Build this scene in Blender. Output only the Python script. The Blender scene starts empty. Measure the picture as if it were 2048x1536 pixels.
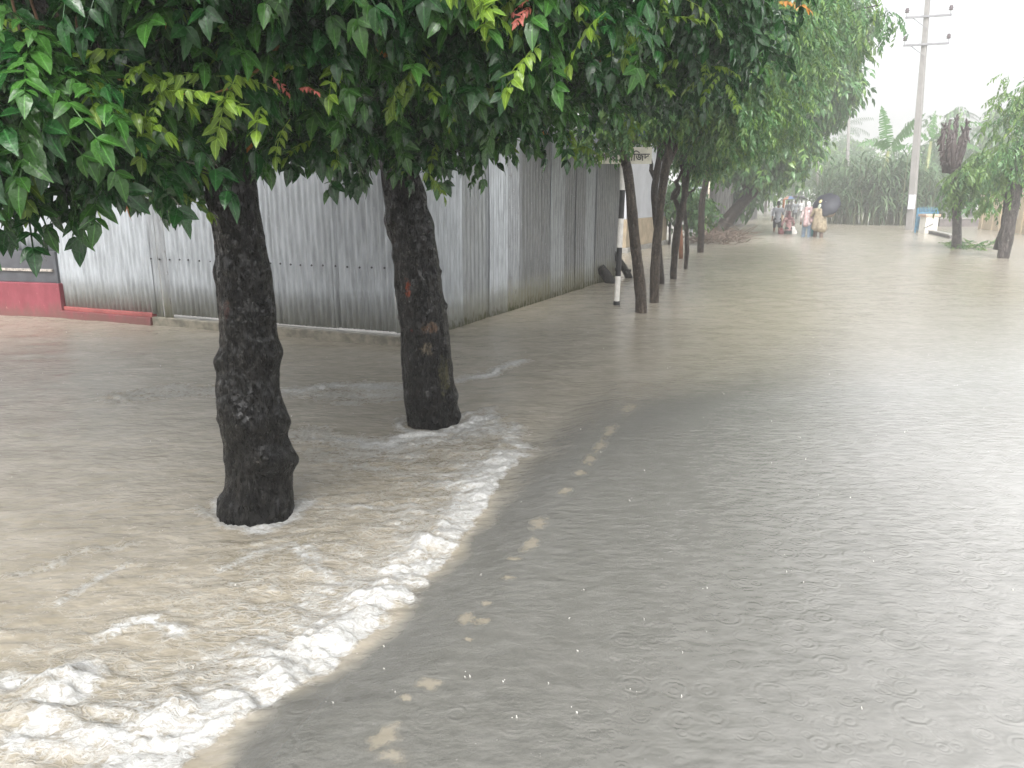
import bpy, bmesh, math, random
import numpy as np
from mathutils import Vector, Matrix, Euler, noise as mnoise

R = math.radians
scene = bpy.context.scene
# ------------------------------------------------------------------ camera
CAM_H, PITCH, FOC = 1.6, R(13.7), 1540.0        # metres, radians, focal length in photo pixels
cam_d = bpy.data.cameras.new("camera"); cam = bpy.data.objects.new("camera", cam_d)
scene.collection.objects.link(cam)
cam.location = (0, 0, CAM_H); cam.rotation_euler = (math.pi/2 - PITCH, 0, 0)
cam_d.sensor_width = 36.0; cam_d.lens = 36.0*FOC/2048.0
cam_d.clip_start = 0.05; cam_d.clip_end = 3000
scene.camera = cam
# ------------------------------------------------------------------ sky, sun, exposure
SUN_EL, SUN_AZ = R(48), R(185)
w = bpy.data.worlds.new("World"); scene.world = w; w.use_nodes = True
wn = w.node_tree; bg = wn.nodes["Background"]
sky = wn.nodes.new("ShaderNodeTexSky"); sky.sky_type = 'NISHITA'; sky.sun_disc = False
sky.sun_elevation = SUN_EL; sky.sun_rotation = SUN_AZ
sky.air_density = 1.0; sky.dust_density = 6.0; sky.ozone_density = 1.0
hs = wn.nodes.new("ShaderNodeHueSaturation"); hs.inputs["Saturation"].default_value = 0.12
wn.links.new(sky.outputs[0], hs.inputs["Color"]); wn.links.new(hs.outputs[0], bg.inputs[0])
bg.inputs[1].default_value = 0.15
sl = bpy.data.lights.new("sun", 'SUN'); sun = bpy.data.objects.new("sun", sl); scene.collection.objects.link(sun)
sl.energy = 0.65; sl.angle = R(40); sl.color = (1.0, 0.97, 0.93)
sdir = Vector((math.sin(SUN_AZ)*math.cos(SUN_EL), math.cos(SUN_AZ)*math.cos(SUN_EL), math.sin(SUN_EL)))
sun.rotation_euler = sdir.to_track_quat('Z', 'Y').to_euler()
vs = scene.view_settings
vs.view_transform = 'Standard'; vs.look = 'None'; vs.gamma = 1.0; vs.exposure = 1.33
vs.use_curve_mapping = False
cy = scene.cycles
HAZE = 0.0048
cy.use_denoising = True; cy.max_bounces = 8; cy.diffuse_bounces = 3; cy.glossy_bounces = 3
cy.transparent_max_bounces = 12; cy.volume_bounces = 2; cy.sample_clamp_indirect = 8.0

# ------------------------------------------------------------------ helpers
rng = np.random.default_rng(7); random.seed(7)
C = scene.collection
cP, sP = math.cos(PITCH), math.sin(PITCH)
def ray(px, py):
    u = -(py-768.0)/FOC
    return np.array([(px-1024.0)/FOC, cP + u*sP, -sP + u*cP])
def at(px, py, z=0.0):
    "world point at height z seen in that direction of the survey photo"
    d = ray(px, py); t = (z-CAM_H)/d[2]; return np.array([d[0]*t, d[1]*t, z])
def aty(px, py, Y):
    d = ray(px, py); t = Y/d[1]; return np.array([d[0]*t, Y, CAM_H + d[2]*t])

def tag(o, label=None, cat=None, group=None, kind=None):
    if label: o["label"] = label
    if cat: o["category"] = cat
    if group: o["group"] = group
    if kind: o["kind"] = kind
    return o
def link(o, parent=None):
    C.objects.link(o)
    if parent is not None: o.parent = parent
    return o
def empty(name, loc, label, cat, group=None, rz=0.0):
    o = bpy.data.objects.new(name, None); o.empty_display_size = 0.2
    o.location = loc; o.rotation_euler = (0, 0, rz)
    link(o); return tag(o, label, cat, group)
def copy_tree(o, parent=None):
    c = o.copy(); C.objects.link(c)
    if parent is not None: c.parent = parent
    for ch in list(o.children): copy_tree(ch, c)
    return c

def np_mesh(name, V, T=None, Q=None, mats=(), mt=None, mq=None, smooth=True, attrs=None):
    V = np.asarray(V, np.float32).reshape(-1, 3)
    T = np.zeros((0, 3), np.int32) if T is None else np.asarray(T, np.int32).reshape(-1, 3)
    Q = np.zeros((0, 4), np.int32) if Q is None else np.asarray(Q, np.int32).reshape(-1, 4)
    me = bpy.data.meshes.new(name)
    me.vertices.add(len(V)); me.vertices.foreach_set("co", V.ravel())
    loops = np.concatenate([T.ravel(), Q.ravel()]).astype(np.int32)
    me.loops.add(len(loops)); me.loops.foreach_set("vertex_index", loops)
    n = len(T)+len(Q); me.polygons.add(n)
    st = np.concatenate([np.arange(len(T))*3, len(T)*3 + np.arange(len(Q))*4]).astype(np.int32)
    me.polygons.foreach_set("loop_start", st)
    for m in mats: me.materials.append(m)
    if mt is not None or mq is not None:
        mi = np.concatenate([np.zeros(len(T), np.int32) if mt is None else mt, np.zeros(len(Q), np.int32) if mq is None else mq]).astype(np.int32)
        me.polygons.foreach_set("material_index", mi)
    me.polygons.foreach_set("use_smooth", np.full(n, smooth))
    me.update(calc_edges=True)
    for k, a in (attrs or {}).items():
        at_ = me.attributes.new(k, 'FLOAT', 'POINT'); at_.data.foreach_set("value", np.asarray(a, np.float32).ravel())
    return me
def np_obj(name, parent, *a, **k):
    return link(bpy.data.objects.new(name, np_mesh(name, *a, **k)), parent)

class MB:
    "collects boxes, tubes, prisms into one mesh"
    def __init__(s): s.v = []; s.f = []; s.m = []
    def add(s, vs_, fs, mi=0):
        b = len(s.v); s.v += [tuple(map(float, p)) for p in vs_]; s.f += [tuple(b+i for i in f) for f in fs]; s.m += [mi]*len(fs)
    def box(s, c, d, rz=0.0, mi=0, taper=1.0):
        x, y, z = d[0]/2, d[1]/2, d[2]/2; ca, sa = math.cos(rz), math.sin(rz); vs_ = []
        for zz, k in ((-z, 1), (z, taper)):
            for xx, yy in ((-x*k, -y*k), (x*k, -y*k), (x*k, y*k), (-x*k, y*k)):
                vs_.append((c[0]+xx*ca-yy*sa, c[1]+xx*sa+yy*ca, c[2]+zz))
        s.add(vs_, [(3, 2, 1, 0), (4, 5, 6, 7), (0, 1, 5, 4), (1, 2, 6, 5), (2, 3, 7, 6), (3, 0, 4, 7)], mi)
    def tube(s, pts, radii, n=8, mi=0, caps=True):
        pts = [Vector(p) for p in pts]; k = len(pts)
        if not hasattr(radii, '__len__'): radii = [radii]*k
        up = None; rings = []
        for i, p in enumerate(pts):
            d = (pts[min(i+1, k-1)] - pts[max(i-1, 0)]).normalized()
            if up is None: up = Vector((0, 0, 1)) if abs(d.z) < .9 else Vector((1, 0, 0))
            a = d.cross(up).normalized(); b = a.cross(d).normalized(); up = b
            rings.append([p + (a*math.cos(2*math.pi*j/n) + b*math.sin(2*math.pi*j/n))*radii[i] for j in range(n)])
        vs_ = [q for r_ in rings for q in r_]; fs = []
        for i in range(k-1):
            for j in range(n):
                j2 = (j+1) % n; fs.append((i*n+j, i*n+j2, (i+1)*n+j2, (i+1)*n+j))
        if caps: fs.append(tuple(range(n))[::-1]); fs.append(tuple((k-1)*n+j for j in range(n)))
        s.add(vs_, fs, mi)
    def ball(s, c, r, nu=10, nv=7, mi=0):
        r = (r, r, r) if not hasattr(r, '__len__') else r
        vs_ = []; fs = []
        for i in range(1, nv):
            t = math.pi*i/nv
            for j in range(nu):
                p = 2*math.pi*j/nu; vs_.append((c[0]+r[0]*math.sin(t)*math.cos(p), c[1]+r[1]*math.sin(t)*math.sin(p), c[2]+r[2]*math.cos(t)))
        t0 = len(vs_); vs_ += [(c[0], c[1], c[2]+r[2]), (c[0], c[1], c[2]-r[2])]
        for i in range(nv-2):
            for j in range(nu): fs.append((i*nu+j, (i+1)*nu+j, (i+1)*nu+(j+1) % nu, i*nu+(j+1) % nu))
        for j in range(nu):
            fs.append((t0, j, (j+1) % nu)); fs.append((t0+1, (nv-2)*nu+(j+1) % nu, (nv-2)*nu+j))
        s.add(vs_, fs, mi)
    def mesh(s, name, mats, smooth=False):
        me = bpy.data.meshes.new(name); me.from_pydata(s.v, [], s.f)
        for m in (mats if isinstance(mats, (list, tuple)) else [mats]): me.materials.append(m)
        me.polygons.foreach_set("material_index", s.m)
        me.polygons.foreach_set("use_smooth", [smooth]*len(s.f)); me.update(); return me
    def build(s, name, mats, parent=None, smooth=False, bevel=0.0):
        o = link(bpy.data.objects.new(name, s.mesh(name, mats, smooth)), parent)
        if bevel:
            b = o.modifiers.new("bevel", 'BEVEL'); b.width = bevel; b.segments = 2; b.limit_method = 'ANGLE'
        return o

# --- numpy gradient noise
_p = np.random.default_rng(3).permutation(256); _p = np.concatenate([_p, _p])
_g = np.random.default_rng(4).normal(size=(256, 2)); _g /= np.linalg.norm(_g, axis=1)[:, None]
def pn(x, y):
    xi = np.floor(x).astype(np.int64); yi = np.floor(y).astype(np.int64); xf = x-xi; yf = y-yi
    u = xf*xf*xf*(xf*(xf*6-15)+10); v = yf*yf*yf*(yf*(yf*6-15)+10)
    def gr(ix, iy, dx, dy):
        h = _p[_p[ix & 255] + (iy & 255)]; return _g[h, 0]*dx + _g[h, 1]*dy
    a = gr(xi, yi, xf, yf); b = gr(xi+1, yi, xf-1, yf); c = gr(xi, yi+1, xf, yf-1); d = gr(xi+1, yi+1, xf-1, yf-1)
    return (a*(1-u)+b*u)*(1-v) + (c*(1-u)+d*u)*v
def fbm(x, y, o=4, billow=False):
    s = 0; a = 1.0; t = 0
    for i in range(o):
        n = pn(x+17.3*i, y-9.1*i); s = s + a*(np.abs(n)*2-0.5 if billow else n); t += a; a *= .5; x = x*2.03; y = y*2.03
    return s/t
def sstep(a, b, x):
    t = np.clip((x-a)/(b-a), 0, 1); return t*t*(3-2*t)

# ------------------------------------------------------------------ materials
class NT:
    "a thin wrapper to write node trees in few lines"
    def __init__(s, name):
        s.m = bpy.data.materials.new(name); s.m.use_nodes = True; s.t = s.m.node_tree
        s.b = s.t.nodes["Principled BSDF"]; s.out = s.t.nodes["Material Output"]
    def n(s, typ, **kw):
        nd = s.t.nodes.new("ShaderNode"+typ)
        for k, v in kw.items():
            if k in nd.inputs.keys() or isinstance(k, int): s.set(nd, k, v)
            else: setattr(nd, k, v)
        return nd
    def set(s, nd, k, v):
        if hasattr(v, 'is_output') or isinstance(v, bpy.types.NodeSocket): s.t.links.new(v, nd.inputs[k])
        else: nd.inputs[k].default_value = v
    def mth(s, op, a, b=0.0, c=None, clamp=False):
        nd = s.t.nodes.new("ShaderNodeMath"); nd.operation = op; nd.use_clamp = clamp
        s.set(nd, 0, a); s.set(nd, 1, b)
        if c is not None: s.set(nd, 2, c)
        return nd.outputs[0]
    def noise(s, scale, vec=None, detail=4, rough=.55, dist=0.0, out="Fac"):
        nd = s.n("TexNoise"); nd.inputs["Scale"].default_value = scale; nd.inputs["Detail"].default_value = detail
        nd.inputs["Roughness"].default_value = rough; nd.inputs["Distortion"].default_value = dist
        if vec is not None: s.t.links.new(vec, nd.inputs["Vector"])
        return nd.outputs[out]
    def coord(s, which="Object"): return s.n("TexCoord").outputs[which]
    def mapv(s, vec, sc=(1, 1, 1), loc=(0, 0, 0), rot=(0, 0, 0)):
        nd = s.n("Mapping"); nd.inputs["Scale"].default_value = sc; nd.inputs["Location"].default_value = loc; nd.inputs["Rotation"].default_value = rot
        s.t.links.new(vec, nd.inputs["Vector"]); return nd.outputs[0]
    def rng(s, v, a, b, c=0.0, d=1.0, smooth=True):
        nd = s.n("MapRange"); nd.interpolation_type = 'SMOOTHSTEP' if smooth else 'LINEAR'
        s.set(nd, "Value", v); s.set(nd, "From Min", a); s.set(nd, "From Max", b); s.set(nd, "To Min", c); s.set(nd, "To Max", d); return nd.outputs[0]
    def mix(s, f, a, b):
        nd = s.n("Mix"); nd.data_type = 'RGBA'
        s.set(nd, 0, f); s.set(nd, 6, a if not isinstance(a, tuple) else (*a, 1)[:4]); s.set(nd, 7, b if not isinstance(b, tuple) else (*b, 1)[:4]); return nd.outputs[2]
    def bump(s, h, strength=.5, dist=.01, normal=None):
        nd = s.n("Bump"); nd.inputs["Strength"].default_value = strength; nd.inputs["Distance"].default_value = dist
        s.t.links.new(h, nd.inputs["Height"])
        if normal is not None: s.t.links.new(normal, nd.inputs["Normal"])
        return nd.outputs[0]
    def bs(s, **kw):
        names = dict(color="Base Color", rough="Roughness", metal="Metallic", spec="Specular IOR Level", normal="Normal", ior="IOR", alpha="Alpha", coat="Coat Weight", coatr="Coat Roughness")
        for k, v in kw.items():
            if isinstance(v, tuple): v = (*v, 1)[:4]
            s.set(s.b, names[k], v)
        return s.m
def plain(name, col, rough=.5, var=.25, scale=8.0, bump=.15, metal=0.0, bdist=.01, stretch=(1, 1, 1)):
    t = NT(name); c = t.mapv(t.coord(), stretch); f = t.noise(scale, c, 5, .6)
    lo = tuple(v*(1-var) for v in col); hi = tuple(min(1, v*(1+var)) for v in col)
    t.bs(color=t.mix(t.rng(f, .3, .7), lo, hi), rough=rough, metal=metal, normal=t.bump(t.noise(scale*4, c, 4), bump, bdist)); return t.m

def leaf_mat(name, lo, hi, rough=.3, trans=.3, scale=3.0, spec=.5):
    t = NT(name); c = t.coord()
    tone = t.n("Attribute", attribute_name="tone").outputs["Fac"]; rib = t.n("Attribute", attribute_name="rib").outputs["Fac"]
    f = t.rng(t.noise(scale, c, 2), .3, .7)
    col = t.mix(t.mth('ADD', t.mth('MULTIPLY', f, .35), t.mth('MULTIPLY', tone, .75), clamp=True), lo, hi)
    blot = t.rng(t.noise(70, c, 3, .6), .60, .70, 0, .45); col = t.mix(blot, col, tuple(min(1, v*1.7+.004) for v in hi))
    col = t.mix(t.rng(rib, .86, .97, 0, .55), col, tuple(min(1, v*2.2+.01) for v in hi))
    wet = t.rng(t.noise(50, c, 3, .6), .42, .60, rough*.45, rough*1.7)
    t.bs(color=col, rough=wet, spec=spec, normal=t.bump(t.noise(38, c, 4, .6), .45, .008))
    tr = t.n("BsdfTranslucent"); t.t.links.new(col, tr.inputs[0])
    ms = t.n("MixShader"); ms.inputs[0].default_value = trans
    t.t.links.new(t.b.outputs[0], ms.inputs[1]); t.t.links.new(tr.outputs[0], ms.inputs[2]); t.t.links.new(ms.outputs[0], t.out.inputs[0])
    return t.m
M = {}
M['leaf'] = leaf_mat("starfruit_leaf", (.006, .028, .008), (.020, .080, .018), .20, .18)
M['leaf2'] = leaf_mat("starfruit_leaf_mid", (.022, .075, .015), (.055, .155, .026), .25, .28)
M['young'] = leaf_mat("young_leaf", (.10, .20, .022), (.19, .29, .035), .35, .4)
M['old'] = leaf_mat("old_leaf", (.32, .22, .03), (.42, .13, .03), .4, .35)
M['flower'] = leaf_mat("flower_bud", (.35, .08, .06), (.5, .16, .12), .5, .3)
M['row_leaf'] = leaf_mat("roadside_leaf", (.034, .100, .034), (.092, .205, .062), .28, .25, 1.2)
M['row_leaf2'] = leaf_mat("roadside_leaf_light", (.075, .16, .035), (.15, .26, .06), .3, .3, 1.2)
M['far_leaf'] = leaf_mat("distant_leaf", (.035, .09, .035), (.09, .18, .06), .4, .25, .6)
M['reed'] = leaf_mat("reed_leaf", (.09, .165, .08), (.23, .31, .15), .4, .3, 1.0)
M['banana'] = leaf_mat("banana_leaf", (.06, .16, .04), (.12, .26, .06), .35, .35, 1.5)
M['palm'] = leaf_mat("palm_leaf", (.03, .08, .03), (.08, .15, .05), .35, .25, 1.0)
M['dry_leaf'] = leaf_mat("dry_leaf", (.055, .042, .042), (.12, .092, .082), .6, .1, 2.0)
M['twig'] = plain("twig_bark", (.10, .055, .03), .45, .4, 14)

def bark(name, dark, light, lichen=None, amount=.0, scale=1.0, scars=(), rough=.32):
    t = NT(name); c = t.coord(); cs = t.mapv(c, (1, 1, .45))
    n1 = t.noise(14*scale, cs, 6, .65, .4); n2 = t.noise(60*scale, cs, 5, .7)
    col = t.mix(t.rng(n1, .38, .72), dark, light)
    if lichen:
        l = t.rng(t.noise(22*scale, c, 5, .7), .66-amount, .74-amount); col = t.mix(l, col, lichen)
    for (p, r_, cc) in scars:
        d = t.n("VectorMath"); d.operation = 'DISTANCE'; t.t.links.new(t.mapv(c, (1/r_[0], 1/r_[1], 1/r_[2]), tuple(-p[i]/r_[i] for i in range(3))), d.inputs[0])
        dd = t.mth('ADD', d.outputs["Value"], t.mth('MULTIPLY', t.mth('SUBTRACT', t.noise(30, c, 5, .7), .5), 2.6))
        col = t.mix(t.rng(dd, .55, 1.05, .7, 0.0), col, cc)
    rdg = t.mth('ABSOLUTE', t.mth('SUBTRACT', t.noise(26*scale, t.mapv(c, (1, 1, .16)), 4, .6, .6), .5))
    col = t.mix(t.rng(rdg, .0, .05, .75, 0), col, tuple(v*.35 for v in dark))
    h = t.mth('ADD', t.mth('ADD', n1, t.mth('MULTIPLY', n2, .6)), t.mth('MULTIPLY', t.rng(rdg, 0, .09), .7))
    return t.bs(color=col, rough=t.rng(n2, .35, .62, rough*.4, rough*1.9), normal=t.bump(h, 1.0, .028), spec=.25, coat=t.rng(t.noise(34, c, 4, .7), .48, .61, 0, .6), coatr=.10)
def hang(o, root):
    "parent a mesh that was built in world coordinates"
    o.parent = root; o.location = -Vector(root.location); return o

# ================================================================== GROUND AND WATER
RD = np.array([0.33, 1.0]); RD /= np.linalg.norm(RD); RN = np.array([RD[1], -RD[0]])      # along the road, across it
P0 = np.array([0.09, 4.75])
def road_st(x, y):
    dx, dy = x-P0[0], y-P0[1]; return dx*RN[0]+dy*RN[1], dx*RD[0]+dy*RD[1]
edge_px = [(1030, 835), (1052, 905), (1000, 965), (965, 1035), (885, 1130), (800, 1235), (700, 1310), (610, 1385), (520, 1415), (400, 1500)]
_e = np.array([road_st(*at(px, py)[:2]) for px, py in edge_px]); _e = _e[np.argsort(_e[:, 1])]
def edge_s(t): return np.interp(t, _e[:, 1], _e[:, 0])

def axis(lo, hi, fine, step, grow):
    a = list(np.arange(fine[0], fine[1], step)); d = step
    while a[-1] < hi: d = min(d*grow, 25); a.append(a[-1]+d)
    d = step; b = [a[0]]
    while b[-1] > lo: d = min(d*grow, 25); b.append(b[-1]-d)
    return np.array(b[:0:-1] + a)
gx = axis(-420, 420, (-3.3, 1.3), .0115, 1.045); gy = axis(-60, 420, (1.55, 7.2), .0115, 1.035)
X, Y = np.meshgrid(gx, gy); ny, nx = X.shape
S, T_ = road_st(X, Y)
near = 1 - sstep(9, 22, np.abs(Y)+np.maximum(0, np.abs(X)-4))
wx = fbm(X*1.7, Y*1.7, 3); wy = fbm(X*1.7+40, Y*1.7+11, 3)
sc = fbm(X*7, Y*7, 3)                                   # scallops of the foam front
s_rel = S - edge_s(T_) + .10*fbm(X*9+wx, Y*9, 3) + .09*fbm(X*2.6+5, Y*2.6, 2)
along = sstep(-4.2, -3.2, T_)*(1-sstep(-.3, .35, T_)) * near
turb = fbm(X*4+wx*1.5, Y*9+wy*2, 5)                     # stretched with the cross flow
fine = fbm(X*26, Y*30, 3, True)
curl = fbm(X*9+wx*3, Y*9+wy*3, 4, True)
foam = np.zeros_like(X)
wid = np.interp(T_, [-3.2, -2.4, -1.4, 0], [1.05, .95, .85, .75])
band = sstep(.02, -.025, s_rel)*np.exp(-np.clip(-s_rel, 0, None)/wid*1.25)*along
foam = np.maximum(foam, band*np.clip(.74+.32*np.exp(-((s_rel+.10)/.12)**2)+.9*turb+.5*fbm(X*2.2, Y*2.2+7, 3), .1, 1.15))
def streak(pts, wm, strength, soft=1.0):
    "foam trailing along a path over the water"
    global foam
    W = [at(px, py)[:2] for px, py in pts]; d = np.full(X.shape, 9.0)
    xx = X + .22*wx; yy = Y + .22*wy
    for a, b in zip(W[:-1], W[1:]):
        ab = b-a; t = np.clip(((xx-a[0])*ab[0]+(yy-a[1])*ab[1])/(ab@ab), 0, 1)
        d = np.minimum(d, np.hypot(xx-a[0]-t*ab[0], yy-a[1]-t*ab[1]))
    foam = np.maximum(foam, strength*np.exp(-(d/wm)**2)*near)
streak([(690, 880), (760, 885), (850, 872), (930, 858), (975, 838)], .13, .95)
streak([(690, 905), (800, 915), (840, 905)], .10, .55)
streak([(915, 760), (980, 745), (1050, 722)], .09, .95)
streak([(560, 785), (680, 770), (790, 775)], .13, .85)
streak([(700, 805), (790, 800)], .09, .72)
streak([(230, 790), (350, 775), (430, 790)], .13, .58)
streak([(1010, 880), (1035, 850)], .07, .8)
streak([(975, 838), (1030, 880), (1052, 900)], .08, .7)
streak([(240, 1265), (290, 1245), (350, 1275)], .06, .85)
streak([(0, 1365), (90, 1375), (180, 1335), (205, 1350)], .07, .95)
streak([(0, 1500), (70, 1465), (150, 1395), (200, 1345)], .07, 1.0)
streak([(60, 1420), (130, 1380)], .09, .8)
streak([(150, 1480), (250, 1455), (330, 1430), (375, 1450)], .085, .88)
streak([(260, 1420), (380, 1395), (450, 1375), (520, 1390)], .07, .75)
streak([(0, 1255), (20, 1265)], .05, .9)
streak([(140, 1200), (200, 1150), (230, 1130)], .04, .62)
streak([(440, 1135), (560, 1095), (640, 1125), (700, 1165)], .045, .66)
streak([(560, 1110), (600, 1125), (640, 1135)], .035, .7)
streak([(640, 1010), (760, 1020), (850, 1010)], .045, .6)
streak([(600, 1270), (660, 1180), (760, 1150)], .09, .62)
streak([(450, 1310), (540, 1290), (600, 1300)], .10, .66)
streak([(380, 1020), (440, 1030), (520, 1045), (600, 1010)], .05, .6)
streak([(0, 1510), (140, 1500), (230, 1520)], .08, .62)
streak([(428, 1000), (450, 1035), (520, 1055), (590, 1035), (606, 1000)], .05, .9)
streak([(796, 835), (830, 862), (880, 862), (930, 830)], .05, .8)
streak([(930, 835), (975, 815), (968, 850)], .05, .7)
streak([(1000, 930), (1040, 905), (1052, 915)], .05, .85)
streak([(560, 1330), (640, 1260), (760, 1190), (860, 1080), (920, 1000)], .16, .50)
streak([(0, 1150), (120, 1110), (260, 1090)], .05, .42)
streak([(230, 800), (420, 780), (640, 790), (800, 785)], .16, .62)
streak([(620, 870), (760, 895), (900, 880), (1000, 860)], .16, .66)
streak([(620, 900), (700, 930), (800, 950), (900, 940)], .10, .45)
foam = np.clip(foam, 0, 1.15)
def mound(px, py, r_, h_):
    q = at(px, py); return h_*np.exp(-(((X+.15*wx-q[0])**2+(Y+.15*wy-q[1])**2)/r_**2))
roll = sum(mound(*m_) for m_ in [(60, 1440, .16, .09), (165, 1360, .12, .10), (300, 1430, .16, .08), (300, 1265, .10, .06), (520, 1360, .16, .07), (640, 1290, .13, .06), (740, 1220, .13, .05), (860, 1090, .13, .05), (960, 980, .14, .05), (860, 880, .2, .03), (20, 1270, .1, .05)])
# height: the shallow sheet on the road spills over its edge into the deeper brown water
amp = .085*(1-sstep(.2, 3.5, T_))
z = amp*sstep(-.02, .42, S-edge_s(np.clip(T_, -3.2, 0)))
left = 1-sstep(-.05, .3, s_rel)
z += near*left*(.020*fbm(X*1.6+wx, Y*3.0+wy, 4) + .007*turb)
z += near*(1-left)*(.004*fbm(X*3, Y*5, 3) + .0012*fbm(X*16, Y*22, 2))
ff = np.clip(foam, 0, 1)
z += ff*near*(.034*(curl+.2) + .006*fine*ff + .020*np.clip(turb*2, -.6, 1))
z += along*.030*np.exp(-((s_rel+.12)/.11)**2)*np.clip(.5+2.2*fbm(X*3.1+9, Y*3.1, 3), 0, 1.6)
z += roll*.5*(.65+1.6*turb)
far_w = (1-near)*.012*fbm(X*.5, Y*.8, 2)*(np.hypot(X, Y) < 120); z += far_w
# turbidity: brown silt everywhere except over the shallow road near the camera
bnd = .05 + np.interp(T_, [-5, -3.3, -2.6, 0, 1.2, 2.2, 4, 7, 20], [.2, .10, -.06, -.05, .10, .5, 1.3, 3.2, 10]) + .13*wx + .10*fbm(X*4.5, Y*4.5+3, 3)
soft = np.interp(T_, [-5, -1.2, 1.2, 4, 10], [.14, .16, 1.3, 5.0, 12])
sb = S-edge_s(np.clip(T_, -5, .1))
mud = 1-sstep(0, 1, (sb-bnd)/soft+.3)
mud = np.maximum(mud, sstep(3.5, 11, T_)*.92)
sky_sheen = sstep(.5, 3.2, sb + .25*wx)  # sky reflection put into the water colour, growing away from the road edge
V = np.stack([X, Y, z], -1).reshape(-1, 3)
idx = np.arange(nx*ny).reshape(ny, nx)
Q = np.stack([idx[:-1, :-1], idx[:-1, 1:], idx[1:, 1:], idx[1:, :-1]], -1).reshape(-1, 4)

t = NT("flood_water"); c = t.coord()
fa = t.n("Attribute", attribute_name="foam").outputs["Fac"]; ma = t.n("Attribute", attribute_name="mud").outputs["Fac"]
stre = t.mapv(c, (1.0, 1.8, 1.0))
silt_and_sky = t.noise(2.2, stre, 5, .6, .8); silt2 = t.noise(9, stre, 4, .6, .5)
mudc = t.mix(t.rng(t.mth('ADD', t.mth('MULTIPLY', silt_and_sky, .6), t.mth('MULTIPLY', silt2, .4)), .36, .64), (.222, .198, .152), (.300, .272, .222))
clearc = t.mix(t.rng(silt2, .35, .65), (.185, .183, .165), (.225, .222, .203))
sa = t.n('Attribute', attribute_name='silt_and_sky').outputs['Fac']
clearc = t.mix(sa, clearc, t.mix(t.rng(silt2, .35, .65), (.31, .308, .296), (.355, .352, .34)))  # paler greys painted in for the open sky mirrored on the right
base = t.mix(ma, clearc, mudc)
fn = t.noise(34, stre, 6, .72, .9); fn2 = t.noise(9, stre, 4, .6, 1.2)
fv = t.mth('ADD', fa, t.mth('ADD', t.mth('MULTIPLY', t.mth('SUBTRACT', fn, .5), 1.7), t.mth('MULTIPLY', t.mth('SUBTRACT', fn2, .5), 1.3)))
dv = t.n("VectorMath"); dv.operation = 'ADD'; t.t.links.new(stre, dv.inputs[0])
nz = t.n("TexNoise"); nz.inputs["Scale"].default_value = 7; nz.inputs["Detail"].default_value = 4; t.t.links.new(stre, nz.inputs["Vector"])
sc_ = t.n("VectorMath"); sc_.operation = 'SCALE'; sc_.inputs["Scale"].default_value = .22; t.t.links.new(nz.outputs["Color"], sc_.inputs[0]); t.t.links.new(sc_.outputs[0], dv.inputs[1])
def lace(scale, w_):
    v = t.n("TexVoronoi", voronoi_dimensions='2D', feature='DISTANCE_TO_EDGE'); v.inputs["Scale"].default_value = scale; t.t.links.new(dv.outputs[0], v.inputs["Vector"])
    return t.rng(v.outputs["Distance"], w_, 0.0)
lc = t.mth('MAXIMUM', lace(9, .16), t.mth('MULTIPLY', lace(21, .2), .8))
lc = t.mth('MULTIPLY', lc, t.rng(t.mth('ADD', fa, t.mth('MULTIPLY', t.mth('SUBTRACT', fn2, .5), .8)), .10, .55, 0, .62))
ff_ = t.mth('MAXIMUM', t.rng(fv, .34, .92), lc)
rain = t.rng(t.noise(55, c, 2, .5), .70, .76, 0, .35)                    # pale bubbles left by the rain
ff2 = t.mth('MAXIMUM', ff_, t.mth('MULTIPLY', rain, .5))
foamc = t.mix(t.rng(fn, .36, .62), (.34, .335, .315), (.50, .505, .50))
col = t.mix(t.mth('MULTIPLY', ff2, .93), base, foamc)
# ripples: chop and rings where drops fell
chop = t.mth('MULTIPLY', t.noise(13, stre, 2, .5, .1), t.rng(t.noise(.9, c, 2), .3, .7, .5, 1.3))
def rings(scale, k, fall, off):
    v = t.n("TexVoronoi", voronoi_dimensions='2D', feature='F1'); v.inputs["Scale"].default_value = scale
    t.t.links.new(t.mapv(c, loc=off), v.inputs["Vector"])
    sp = t.n("SeparateColor"); t.t.links.new(v.outputs["Color"], sp.inputs[0])
    d = v.outputs["Distance"]; r0 = t.mth('MULTIPLY', sp.outputs[0], .45)
    env = t.mth('POWER', 2.718, t.mth('MULTIPLY', t.mth('POWER', t.mth('DIVIDE', t.mth('SUBTRACT', d, r0), fall), 2.0), -1.0))
    return t.mth('MULTIPLY', t.mth('MULTIPLY', t.mth('SINE', t.mth('MULTIPLY', d, k)), env), sp.outputs[1])
rg = t.mth('ADD', t.mth('MULTIPLY', rings(4.6, 46, .13, (0, 0, 0)), .7), t.mth('ADD', rings(7.5, 36, .15, (3.3, 1.7, 0)), t.mth('MULTIPLY', rings(14, 30, .17, (7.1, 4.2, 0)), .6)))
h = t.mth('ADD', t.mth('MULTIPLY', chop, 1.5), t.mth('MULTIPLY', rg, t.rng(ma, 0, 1, .17, .06)))
h = t.mth('ADD', h, t.mth('MULTIPLY', ff_, t.mth('MULTIPLY', fn, 2.4)))
t.bs(color=col, rough=t.rng(ff_, 0, 1, .24, .8, False), ior=1.33, normal=t.bump(h, .45, .016),
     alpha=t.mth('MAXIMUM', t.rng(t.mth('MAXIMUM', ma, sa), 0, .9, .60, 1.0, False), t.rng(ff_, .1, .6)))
water = np_obj("flood_water", None, V, Q=Q, mats=[t.m], attrs=dict(foam=foam, mud=mud, silt_and_sky=sky_sheen)); tag(water, kind="structure")

mb = MB(); mb.box((0, 150, -.95), (900, 700, .2)); ground = mb.build("ground", plain("silt_ground", (.20, .16, .11), .9, .3, 1.0)); tag(ground, kind="structure")
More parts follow.
